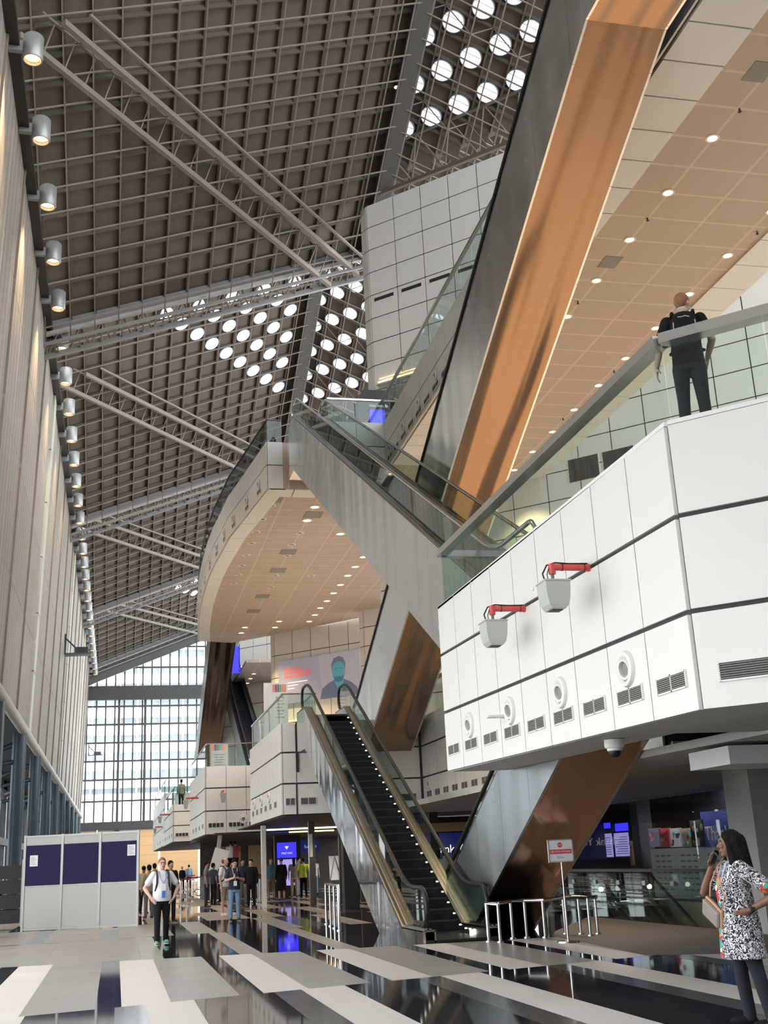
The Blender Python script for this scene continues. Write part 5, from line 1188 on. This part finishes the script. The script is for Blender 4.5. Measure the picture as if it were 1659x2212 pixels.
# black and white scribble print
m, nt, bb = nodes('print_bw'); bb.inputs['Roughness'].default_value = .85
tc = N(nt,'TexCoord'); nz = N(nt,'TexNoise'); nz.inputs['Scale'].default_value = 25; nz.inputs['Detail'].default_value = 1.0; nz.inputs['Distortion'].default_value = 1.8; nt.links.new(tc.outputs['Object'], nz.inputs['Vector'])
sb = N(nt,'Math',operation='SUBTRACT'); sb.inputs[1].default_value = .5; nt.links.new(nz.outputs['Fac'], sb.inputs[0]); ab = N(nt,'Math',operation='ABSOLUTE'); nt.links.new(sb.outputs[0], ab.inputs[0]); lt = N(nt,'Math',operation='LESS_THAN'); lt.inputs[1].default_value = .052; nt.links.new(ab.outputs[0], lt.inputs[0])
mx = N(nt,'Mix',data_type='RGBA'); mx.inputs[6].default_value = (.015,.015,.02,1); mx.inputs[7].default_value = (.75,.74,.78,1); nt.links.new(lt.outputs[0], mx.inputs[0]); nt.links.new(mx.outputs[2], bb.inputs['Base Color'])
# bright floral placket
m, nt, bb = nodes('print_floral'); bb.inputs['Roughness'].default_value = .85
tc = N(nt,'TexCoord'); vo = N(nt,'TexVoronoi'); vo.inputs['Scale'].default_value = 26; nt.links.new(tc.outputs['Object'], vo.inputs['Vector']); cr = N(nt,'ValToRGB'); cr.color_ramp.interpolation = 'CONSTANT'
e = cr.color_ramp.elements; e[0].color = (.55,.03,.03,1); e[1].position = .3; e[1].color = (.03,.35,.42,1)
for ps_, c_ in ((.5,(.7,.25,.03,1)),(.62,(.6,.04,.05,1)),(.8,(.05,.4,.3,1)),(.9,(.7,.65,.5,1))): q = e.new(ps_); q.color = c_
sp = N(nt,'SeparateColor'); nt.links.new(vo.outputs['Color'], sp.inputs[0]); nt.links.new(sp.outputs[0], cr.inputs[0]); nt.links.new(cr.outputs[0], bb.inputs['Base Color'])
DOWN = dict(R=((-.235,.02,1.13),(-.245,-.03,.88),(0,-.1,-1),(1,0,0),.35), L=((.235,.02,1.13),(.245,-.03,.88),(0,-.1,-1),(-1,0,0),.35))
def person(label, loc, rz, H=1.72, skin='skin_light', arms=None, hair='short', hairm='hair_brown', top='cloth_white', sleeve='short', bottom='cloth_black', legs=None, shorts=False, skirt=None, shoes='shoe_black', fat=0.0, head=(0,0), vox=.02, far=True, group=None, bend=0.0, face=True):
    k = H/1.72
    r = thing('person', label, 'person', loc, group, rz); r.scale = (k,k,k)
    arms = arms or DOWN
    legs = legs or (((-.10,0,.47),(-.115,.02,.085),-.1),((.10,0,.47),(.115,.02,.085),.1))
    b = MB(); bend_ = lambda z: -bend*max(0, z-.95)
    HT = Matrix.Translation((0,bend_(1.5),0)) @ Matrix.Translation((0,.01,1.50)) @ Matrix.Rotation(head[0],4,'Z') @ Matrix.Rotation(head[1],4,'X') @ Matrix.Translation((0,-.01,-1.50))
    hp = lambda x, y, z: HT @ V((x,y,z)); HR = HT.to_3x3()
    # body
    b.ell(hp(0,.005,1.625), (.074,.094,.098), HR); b.ell(hp(0,-.022,1.575), (.062,.072,.085), HR); b.ell(hp(0,-.042,1.528), (.042,.045,.036), HR)
    limb(b, (0,.012+bend_(1.44),1.44), hp(0,.012,1.53), .056, .052)
    if face and not far:
        b.cyl(hp(0,-.088,1.625), hp(0,-.112,1.585), .009, .015, 10); b.ell(hp(0,-.107,1.585), (.016,.014,.011), HR, 10, 6); b.ell(hp(0,-.084,1.643), (.052,.014,.011), HR, 12, 6)
        b.ell(hp(-.032,-.078,1.592), (.026,.018,.02), HR, 10, 6); b.ell(hp(.032,-.078,1.592), (.026,.018,.02), HR, 10, 6); b.ell(hp(0,-.088,1.549), (.024,.014,.007), HR, 10, 6); b.ell(hp(0,-.085,1.538), (.021,.014,.008), HR, 10, 6); b.ell(hp(0,-.076,1.512), (.02,.018,.014), HR, 10, 6)
        for s in (-1,1): b.ell(hp(s*.077,.012,1.60), (.009,.018,.03), HR, 10, 6)
    elif face: b.ell(hp(0,-.1,1.595), (.016,.02,.02), HR, 8, 6)
    f = fat
    loft(b, [(.84,.13,.09,0,0),(1.0,.12,.085,0,bend_(1.0)),(1.22,.14,.095,0,bend_(1.22)),(1.38,.15,.085,0,.005+bend_(1.38)),(1.44,.10,.065,0,.01+bend_(1.44))])
    for s, kx in (('R',-1),('L',1)):
        el, wr, d, pn, cu = arms[s]; sh = V((kx*.178,.01+bend_(1.39),1.392)); limb(b, sh, el, .046, .038); limb(b, el, V(el).lerp(V(wr),.3), .038, .04); limb(b, V(el).lerp(V(wr),.3), wr, .04, .027)
        hand(b, wr, d, pn, cu, kx, far)
    lr = 1.0 if (shorts or (skirt and skirt < .55)) else .72
    for kx, (kn, an, toe) in zip((-1,1), legs):
        limb(b, (kx*.088,0,.86), kn, .075*lr, .05*lr); limb(b, kn, V(kn).lerp(V(an),.35)+V((0,.012,0)), .047*lr, .052*lr); limb(b, V(kn).lerp(V(an),.35)+V((0,.012,0)), an, .052*lr, .036); limb(b, an, V(an)+V((toe*.3,-.1,-.045)), .035, .03)
    body = remesh(b, 'body', skin, r, vox if far else .0065, 3 if far else 2)
    if face:
        for s in ((-1,1) if not far else ()):
            e = MB(); e.ell(hp(s*.031,-.082,1.618), (.0135,.009,.0075), HR, 10, 6); ey = e.build('eye', 'eye_white', r, True, local=True)
            e = MB(); e.ell(hp(s*.031,-.090,1.618), (.006,.004,.0065), HR, 8, 6); e.build('pupil', 'eye_dark', ey, True, local=True)
            e = MB(); e.ell(hp(s*.031,-.089,1.641), (.02,.006,.0038), HR, 8, 6); e.build('eyebrow', hairm, r, True, local=True)
        if not far: l = MB(); l.ell(hp(0,-.096,1.545), (.022,.009,.009), HR, 12, 6); l.build('lips', 'lip', r, True, local=True)
    # hair
    if hair:
        h = MB()
        if hair == 'short': h.ell(hp(0,.016,1.645), (.081,.096,.092), HR, 20, 12); h.ell(hp(0,.05,1.60), (.07,.06,.07), HR, 14, 8)
        elif hair == 'bald': h.ell(hp(0,.032,1.615), (.084,.088,.076), HR, 20, 12)
        elif hair == 'bun': h.ell(hp(0,.016,1.645), (.081,.096,.092), HR, 20, 12); h.ell(hp(0,.11,1.66), (.045,.045,.045), HR)
        elif hair == 'long': h.ell(hp(0,.016,1.645), (.083,.097,.093), HR, 20, 12); limb(h, hp(0,.07,1.62), hp(0,.10,1.40), .075, .06)
        elif hair == 'mane':
            h.ell(hp(0,.022,1.645), (.088,.100,.097), HR, 20, 12)
            for a, z, rr in ((-.075,1.55,.045),(.075,1.55,.045),(-.085,1.44,.058),(.085,1.44,.058),(-.07,1.36,.05),(.075,1.35,.055),(-.045,1.40,.07),(.045,1.39,.075)): limb(h, hp(a*.9,.045,1.63), (a*1.15,.075,z), .05, rr)
            limb(h, hp(0,.075,1.62), (0,.11,1.36), .085, .085); limb(h, hp(-.068,-.02,1.62), (-.085,.0,1.45), .028, .045); limb(h, hp(.068,-.02,1.62), (.09,-.005,1.43), .028, .05)
        remesh(h, 'hair', hairm, r, vox*.8 if far else .008, 2)
    # clothes
    t = MB(); F = f
    if skirt:
        zh = skirt
        loft(t, [(zh,.235+F,.18+F,0,0),(zh+.12,.228+F,.175+F,0,0),(.9,.212+F,.165+F,0,0),(1.06,.178+F,.142+F,0,-.005),(1.22,.172+F*.8,.145+F*.8,0,-.018),(1.33,.17,.118,0,-.008),(1.41,.15,.088,0,.006),(1.455,.085,.066,0,.01)])
    else:
        loft(t, [(.86,.172+F*.8,.122+F,0,0),(.98,.165+F,.12+F*1.3,0,-F*.5+bend_(.98)),(1.12,.158+F,.118+F*1.2,0,-F*.4+bend_(1.12)),(1.26,.172+F*.6,.124+F*.5,0,-.006+bend_(1.26)),(1.36,.176,.112,0,.002+bend_(1.36)),(1.42,.15,.088,0,.008+bend_(1.42)),(1.462,.085,.068,0,.012+bend_(1.46))])
    for s, kx in (('R',-1),('L',1)):
        el, wr = V(arms[s][0]), V(arms[s][1]); sh = V((kx*.172,.01+bend_(1.39),1.392))
        if sleeve == 'short': limb(t, sh, sh.lerp(el,.62), .07, .068)
        elif sleeve == 'long': limb(t, sh, el, .066, .056); limb(t, el, wr, .056, .04)
        elif sleeve == 'cap': limb(t, sh, sh.lerp(el,.3), .062, .06)
    shirt = remesh(t, 'dress' if skirt else 'shirt', top, r, vox if far else .010, 2)
    p = MB()
    if not skirt or skirt > .5:
        loft(p, [(.80,.15,.11,0,0),(.88,.168+F*.6,.118+F*.6,0,0),(.985,.158+F*.8,.116+F,0,-F*.4)])
        for kx, (kn, an, toe) in zip((-1,1), legs):
            limb(p, (kx*.088,0,.84), kn, .092+F*.3, .066); 
            if not shorts: limb(p, kn, V(an)+V((0,0,.0)), .066, .056)
        remesh(p, 'shorts' if shorts else 'trousers', bottom, r, vox if far else .011, 2)
    for kx, (kn, an, toe) in zip((-1,1), legs):
        s = MB(); a = V(an); dr_ = V((toe,-1,0)).normalized(); R = Matrix((dr_.cross(V((0,0,1))), -dr_, V((0,0,1)))).transposed()
        s.ell(a+dr_*.06+V((0,0,-.035)), (.047,.135,.045), R, 14, 8); s.ell(a+V((0,0,-.01)), (.045,.055,.05), R, 12, 8); sh_ = s.build('shoe', shoes, r, True, local=True)
        q = MB(); q.ell(a+dr_*.06+V((0,0,-.07)), (.049,.14,.014), R, 14, 6); q.build('sole', 'shoe_white' if shoes != 'cloth_black' else 'shoe_black', sh_, True, local=True)
    return r
def backpack(r, m, col=True, front=True):
    b = MB(); loft(b, [(.98,.13,.06,0,.17),(1.02,.145,.085,0,.18),(1.25,.145,.09,0,.18),(1.40,.11,.06,0,.16),(1.43,.06,.03,0,.15)]); o = remesh(b, 'backpack', m, r, .014, 1); return o
def straps(r, m):
    for s in (-1,1):
        b = MB(); b.tube([(s*.10,.12,1.42),(s*.11,.06,1.475),(s*.115,-.03,1.465),(s*.12,-.115,1.38),(s*.125,-.135,1.22),(s*.15,-.10,1.08),(s*.17,.02,1.02)], .02, n=8); b.build('strap', m, r, True, local=True)
def lanyard(r, m, z, badge='paper', fat=0):
    b = MB(); y = -.135-fat*1.4; b.tube([(-.07,.03,1.475),(-.072,-.075,1.445),(-.05,y,1.30),(0,y-.012,z+.09)], .006, n=6); b.tube([(.07,.03,1.475),(.072,-.075,1.445),(.05,y,1.30),(0,y-.012,z+.09)], .006, n=6); o = b.build('lanyard', m, r, True, local=True)
    b = MB(); b.box((-.048,y-.02,z-.05),(.048,y-.014,z+.085)); b.build('badge', badge, o, local=True)
    return y
# --- the woman on the telephone
wp = at(1628,2222,Z=0)
WA = dict(R=((-.29,-.22,1.17),(-.135,-.165,1.40),(.2,.22,.95),(.9,.35,-.2),.75), L=((.36,.27,1.15),(.225,.03,1.02),(-.3,-.9,-.3),(-.9,.1,.2),.5))
w = person('woman in a black and white printed dress talking on a phone', (wp.x,wp.y,0), math.radians(-102), 1.64, 'skin_dark', WA, 'mane', 'hair_black', 'print_bw', 'short', 'denim_dark', (((-.09,-.02,.47),(-.10,.02,.085),-.2),((.12,.07,.47),(.15,.14,.085),.1)), skirt=.60, shoes='cloth_black', fat=.018, head=(-.15,0.04), far=False)
b = MB(); loft(b, [(.605,.03,.02,-.03,-.190),(.9,.03,.02,-.02,-.172),(1.06,.034,.02,-.01,-.155),(1.22,.04,.02,-.015,-.165),(1.33,.05,.02,-.02,-.128)]); remesh(b, 'floral_placket', 'print_floral', w, .01, 1)
b = MB(); el = V(WA['L'][0]); sh = V((.172,.01,1.392)); q = sh.lerp(el,.66); limb(b, q, q+(el-sh).normalized()*.01, .068, .068); remesh(b, 'sleeve_trim', 'print_floral', w, .011, 1)
b = MB(); R = Matrix.Rotation(.5,3,'X'); wr = V(WA['R'][1]); ph = wr+V((.035,.03,.085)); u = V((.12,.42,.9)).normalized(); n = V((-.75,-.6,.2)); n = (n-u*n.dot(u)).normalized(); s = u.cross(n)
b.hexa([ph-u*.075-s*.036-n*.005,ph-u*.075+s*.036-n*.005,ph+u*.075+s*.036-n*.005,ph+u*.075-s*.036-n*.005],[ph-u*.075-s*.036+n*.005,ph-u*.075+s*.036+n*.005,ph+u*.075+s*.036+n*.005,ph+u*.075-s*.036+n*.005])
def world_thing(name, label, cat, r, mbs):       # held or carried thing built in the person's frame, top level
    o = thing(name, label, cat, tuple(r.location), None, r.rotation_euler.z); o.scale = r.scale
    for mb_, nm, m_, kw in mbs: mb_.build(nm, m_, o, local=True, **kw)
    return o
world_thing('mobile_phone', 'black mobile phone held to the cheek of the woman in the printed dress', 'phone', w, [(b,'casing','black',{'bevel':.004})])
b = MB(); y = -.235; x0 = -.10
b.hexa([(x0-.13,y-.05,.985),(x0+.13,y+.0,.86),(x0+.18,y+.01,1.0),(x0-.06,y-.05,1.13)],[(x0-.13,y+.06,.985),(x0+.13,y+.10,.86),(x0+.18,y+.11,1.0),(x0-.06,y+.06,1.13)])
z = MB(); z.tube([(x0-.06,y-.0,1.135),(x0+.06,y+.03,1.075),(x0+.18,y+.055,1.005),(x0+.135,y+.05,.86)],.014,n=8)
s1 = MB(); s1.tube([(x0+.17,y+.06,1.0),(.16,-.16,1.15),(.10,-.17,1.28),(-.02,-.14,1.40),(-.10,-.05,1.475),(-.13,.06,1.44)],.008,n=6); s1.tube([(x0-.06,y+.03,1.13),(-.14,-.19,1.25),(-.13,-.1,1.42),(-.12,0,1.47)],.008,n=6)
world_thing('shoulder_bag', 'taupe shoulder bag with tan edge hanging at the waist of the phoning woman', 'bag', w, [(b,'bag_body','bag_taupe',{'bevel':.02}),(z,'zip_edge','leather_tan',{}),(s1,'strap','leather_tan',{})])
o = lanyard(w, 'lanyard_pale', 1.17)
b = MB(); wd = (V(WA['L'][1])-V(WA['L'][0])).normalized(); wr = V(WA['L'][1])-wd*.03; b.cyl(wr-wd*.012, wr+wd*.012, .036, n=16); b.box((wr.x+.02,wr.y-.02,wr.z-.018),(wr.x+.042,wr.y+.02,wr.z+.018)); b.build('wristwatch','black',w,local=True)
# --- striding man in a white polo shirt
mp = at(338,2043,Z=0)
MA = dict(R=((-.35,.05,1.13),(-.235,-.10,.93),(.55,-.25,-.8),(.8,.5,.2),.5), L=((.35,.05,1.13),(.235,-.10,.93),(-.55,-.25,-.8),(-.8,.5,.2),.5))
w = person('striding man in a white polo shirt with a badge and dark trousers', (mp.x+.1,mp.y,0), math.radians(8), 1.77, 'skin_pink', MA, 'short', 'hair_ginger', 'cloth_white', 'short', 'cloth_black', (((-.10,-.07,.47),(-.11,-.12,.085),-.15),((.10,.03,.48),(.11,.13,.10),.1)), shoes='shoe_green', fat=.03, far=False)
straps(w, 'cloth_navy'); backpack(w, 'cloth_navy'); lanyard(w, 'lanyard_blue', 1.12, 'paper', .03)
b = MB(); b.box((-.035,-.205,.93),(.035,-.198,1.06)); b.build('blue_badge','lanyard_blue',w,local=True)
b = MB(); b.lathe([(.022,0),(.025,0)],(0,0,0),(0,1,0),12); 
b = MB(); 
for s in (-1,1): b.tube([(s*.033+.022*math.cos(t*PI/6), -.104, 1.618+.017*math.sin(t*PI/6)) for t in range(12)], .0022, n=5, closed=True)
b.tube([(-.055,-.1,1.62),(-.078,-.03,1.62),(-.08,.02,1.615)], .002, n=5); b.tube([(.055,-.1,1.62),(.078,-.03,1.62),(.08,.02,1.615)], .002, n=5); b.tube([(-.011,-.105,1.62),(.011,-.105,1.62)],.002,n=5); b.build('spectacles','seam',w,local=True)
b = MB(); b.disc((.085,-.143,1.32),.014,(0,-1,0),12); b.build('chest_emblem','cloth_red',w,local=True)
# --- couple with a phone
cp = at(507,1990,Z=0)
CA = dict(R=((-.27,-.03,1.12),(-.06,-.26,1.19),(.5,-.35,.75),(.3,.85,.2),.9), L=((.27,-.03,1.12),(.06,-.26,1.19),(-.5,-.35,.75),(-.3,.85,.2),.9))
w = person('young man in a navy T-shirt and blue jeans looking down at his phone', (cp.x,cp.y,0), math.radians(4), 1.72, 'skin_light', CA, 'short', 'hair_black', 'cloth_navy', 'short', 'denim', None, shoes='shoe_black', head=(.0,.35), far=False)
lanyard(w, 'cloth_white', 1.02); b = MB(); b.box((-.036,-.345,1.22),(.036,-.335,1.36)); world_thing('mobile_phone','small dark phone held in both hands by the young man in jeans','phone',w,[(b,'casing','black',{})])
cp = at(486,1979,Z=0)
w = person('man in a white T-shirt and khaki shorts standing behind the phone user', (cp.x,cp.y,0), math.radians(50), 1.78, 'skin_light', None, 'bald', 'hair_brown', 'cloth_white', 'short', 'khaki', (((-.10,0,.49),(-.115,.02,.085),-.1),((.10,-.05,.49),(.115,-.12,.085),.1)), shorts=True, shoes='shoe_white', head=(.3,.1), far=False)
straps(w,'cloth_navy'); backpack(w,'cloth_navy')
# --- man on the balcony, seen from behind
q = at(1467,632,Z=5.85+1.88)
MB_ = dict(R=((-.25,-.02,1.12),(-.24,-.17,.93),(.1,-.5,-.85),(1,0,0),.5), L=((.27,-.06,1.13),(.20,-.25,1.0),(-.1,-.8,-.4),(-.9,0,-.2),.6))
w = person('man with a black backpack standing on the balcony with his back turned', (q.x,q.y,5.852), math.radians(152), 1.86, 'skin_light', dict(R=((-.27,.02,1.13),(-.20,-.18,.99),(.1,-.8,-.4),(.9,0,-.2),.6), L=((.27,.06,1.13),(.33,.0,.90),(.1,-.15,-1),(-1,0,0),.4)), 'short', 'hair_ginger', 'cloth_black', 'short', 'denim_dark', None, shoes='shoe_black', head=(-.45,.25), far=False)
straps(w,'cloth_black'); bk = backpack(w,'cloth_black')
b = MB(); b.tube([(-.05,.265,1.395),(-.03,.272,1.41),(.03,.272,1.41),(.05,.265,1.395)],.006,n=6); b.tube([(-.06,.275,1.31),(-.02,.278,1.325),(.02,.278,1.32),(.06,.275,1.325)],.005,n=6); b.tube([(.11,.25,1.28),(.115,.255,1.18)],.006,n=6); b.tube([(-.11,.25,1.28),(-.115,.255,1.18)],.006,n=6); b.build('zip_pull','alum_zip' if 'alum_zip' in M else 'aluminium',bk,local=True)
# --- the crowd in the distance
CROWD = [
 (585,1925,10,'teal','man in a teal shirt and khaki shorts at the back of the hall','skin_light','short','hair_brown','cloth_teal','short','khaki',1.76,True,None),
 (607,1929,200,'b','woman in a long black dress at the back of the hall','skin_light','bun','hair_brown','cloth_black','long','cloth_black',1.74,False,.42),
 (635,1923,170,'g','woman in a grey top with a bag beside the black dress','skin_mid','long','hair_black','cloth_grey','short','cloth_beige',1.72,True,None),
 (655,1916,180,'v','worker in a yellow safety vest','skin_mid','short','hair_black','hi_vis','short','cloth_black',1.70,False,None),
 (679,1904,20,'w','woman in a white top and pale jeans near the steel post','skin_light','long','hair_brown','cloth_white','cap','denim',1.70,False,None),
 (645,1912,60,'bl','person in a light blue shirt half hidden behind the safety vest','skin_light','short','hair_black','cloth_blue_lt','short','denim',1.74,False,None),
 (542,1923,-20,'d','man in a dark jacket behind the barrier belt','skin_light','short','hair_black','cloth_black','long','cloth_black',1.72,False,None),
 (524,1921,10,'n','man in a dark navy jacket just behind the phone user','skin_mid','short','hair_black','cloth_navy','long','cloth_grey',1.76,False,None),
 (446,1921,80,'p','person in a grey-green top looking at the queue','skin_mid','short','hair_black','cloth_grey','short','cloth_navy',1.72,False,None),
 (461,1922,120,'q','person with a navy backpack in the queue','skin_mid','short','hair_black','cloth_navy','short','cloth_black',1.66,False,None),
 (394,1907,150,'wh','person with pale hair far down the hall','skin_light','short','hair_grey','cloth_black','long','cloth_black',1.60,False,None),
 (408,1907,190,'bs','man in a pale blue shirt far down the hall','skin_light','short','hair_black','cloth_blue_lt','long','cloth_black',1.70,False,None),
 (369,1937,30,'s','man in a dark suit behind the striding man','skin_mid','short','hair_black','cloth_black','long','cloth_black',1.76,False,None),
 (322,1930,200,'t','person in a beige top between the partition and the striding man','skin_mid','short','hair_black','cloth_beige','long','cloth_grey',1.68,False,None),
 (311,1919,160,'u','person in a brown top at the edge of the partition','skin_dark','bun','hair_black','khaki','long','cloth_black',1.66,False,None),
 (334,1914,170,'x','dark haired person behind the beige top','skin_mid','short','hair_black','cloth_grey','long','cloth_black',1.74,False,None),
 (500,1907,40,'y','person in black walking behind the couple','skin_mid','short','hair_black','cloth_black','long','cloth_black',1.70,False,None),
 (478,1909,-60,'z','person in a dark jacket by the slanted white board','skin_mid','long','hair_black','cloth_grey','long','cloth_black',1.66,False,None),
]
YC = dict(teal=51,b=50,g=53,v=52,w=56,bl=55,d=44,n=48,p=47,q=49,wh=85,bs=88,s=36,t=40,u=44,x=46,y=54,z=52)
for (px, py, rz, k_, lab, sk, hr_, hm, tp, sl, bt, H, sho, skt) in CROWD:
    p = at(px, 1872, Y=YC[k_]); person(lab, (p.x,p.y,0), math.radians(rz), H, sk, None, hr_, hm, tp, sl, bt, None, sho, skt, 'shoe_black', .0, vox=.022)
for (px, py, Y, rz, lab, sk, hr_, hm, tp, sl, bt) in (
 (933,1895,33.5,20,'pale haired woman in red beyond the long escalator','skin_light','short','hair_grey','cloth_red','short','denim_dark'),
 (948,1888,36,160,'person in a blue dress beyond the long escalator','skin_light','long','hair_black','denim_dark','short','denim_dark'),
 (962,1885,34.5,150,'person in a tan jacket beyond the long escalator','skin_mid','short','hair_black','khaki','long','cloth_black'),
 (985,1880,37,100,'person in grey at the lobby backdrop','skin_light','short','hair_black','cloth_grey','long','cloth_black')):
    p = at(px, 1870, Y=Y); person(lab, (p.x,Y,0), math.radians(rz), 1.70, sk, None, hr_, hm, tp, sl, bt, vox=.022)
p = at(388,1745,Y=71); person('small figure standing on the distant white balcony', (p.x+.1,71.2,5.0-.1), math.radians(200), 1.72, 'skin_mid', None, 'short', 'hair_black', 'cloth_grey', 'long', 'cloth_black', vox=.022)
p = at(1368,1850,X=18.0); person('visitor in an orange top standing inside the shop', (18.0,p.y,0.0), math.radians(70), 1.7, 'skin_mid', None, 'short', 'hair_grey', 'leather_tan', 'long', 'denim_dark', vox=.022)
for i, (px, lab, m_) in enumerate(((498,'person in a white shirt on the far stairs under the balcony','cloth_white'),(508,'person in a striped red top on the far stairs under the balcony','cloth_red'))):
    p = at(px,1835,Y=60); person(lab, (p.x,60,1.05), math.radians(180), 1.65, 'skin_mid', None, 'short', 'hair_black', m_, 'short', 'cloth_black', vox=.022)
o = thing('stair_flight','dark stair flight rising under the bluish glass balcony','stairs',(4.9,60,0)); b = MB()
for k in range(8): b.box((4.2,57.6+.3*k,0),(7.2,57.9+.3*k+.02,.15*(k+1)) if k < 7 else (7.2,61,1.05))
b.build('tread','dark_brown',o)
p = at(473,1890,Y=50); o = thing('slanted_board','white board leaning among the crowd','board',(p.x,50,0)); b = MB(); b.bar((p.x-.25,50,.9),(p.x+.15,50,2.2),.05,.62,(1,0,.3)); b.build('panel','sign_white',o); b = MB(); b.bar((p.x,50.05,0),(p.x-.05,50.05,1.2),.03,.03); b.build('leg','black',o)
# ================================================================ LIGHT
w_ = bpy.data.worlds.new('sky'); bpy.context.scene.world = w_; w_.use_nodes = True
bg = w_.node_tree.nodes['Background']; bg.inputs[0].default_value = (.93,.97,1.0,1); bg.inputs[1].default_value = 4.5
def spot(x, y, z, e, col=(1,.72,.42), ang=100, r=.1, tgt=(0,0,-1)):
    L = bpy.data.lights.new('lamp', 'SPOT'); L.energy = e; L.color = col; L.spot_size = math.radians(ang); L.spot_blend = .8; L.shadow_soft_size = r
    o = bpy.data.objects.new('lamp', L); C.objects.link(o); o.location = (x,y,z); o.rotation_euler = V(tgt).to_track_quat('-Z','Y').to_euler()
for i in range(0, 29, 2): spot(-2.9, 29.6+3.98*i, 24.6, 4600, (1,.72,.45), 95, .2, (.16,0,-1))
for i in range(0, 11, 2): spot(12.58, 19.4+2.18*i, ZS3-.1, 1900)
for i in range(1, 14, 2): spot(15.58, 17.6+2.18*i, ZS3-.1, 1900)
for i in range(7): spot(7.0+.3*i, 50+4*i, ZS3-.1, 2800)
for x, y in ((7.5,41),(8,47),(9.5,52),(6.5,56),(9,60),(11,64)): spot(x, y, 2.8, 260, (1,.72,.45), 150)  # spots without fixtures, added to brighten the dim lower hall
for y in (21.5,26,31,36): spot(12.6, y, 3.3, 1100, (1,.80,.58), 160)
for y in (21,25,30): spot(9.3, y+.5, 2.9, 260, (1,.8,.6), 160)  # fill spots added under the balcony edge, no fixtures there
for y in (24,29,34): spot(16.4, y, 4.1, 1000, (.95,.95,1), 150)
spot(19.6, 36, 4.1, 300, (.8,.7,1), 150); spot(12, 40.5, 2.9, 260, (1,.68,.4), 150); spot(11.5,42.6,2.9,200,(1,.7,.4),150)
sc_ = bpy.context.scene
sc_.view_settings.view_transform = 'Standard'; sc_.view_settings.look = 'None'; sc_.view_settings.gamma = 1; sc_.view_settings.exposure = 0.0
sc_.cycles.use_denoising = True; sc_.cycles.max_bounces = 6; sc_.cycles.diffuse_bounces = 3; sc_.cycles.glossy_bounces = 2; sc_.cycles.transparent_max_bounces = 16; sc_.cycles.use_adaptive_sampling = True; sc_.cycles.adaptive_threshold = 0.1; sc_.cycles.transmission_bounces = 6; sc_.cycles.sample_clamp_indirect = 6; sc_.cycles.caustics_reflective = False; sc_.cycles.caustics_refractive = False
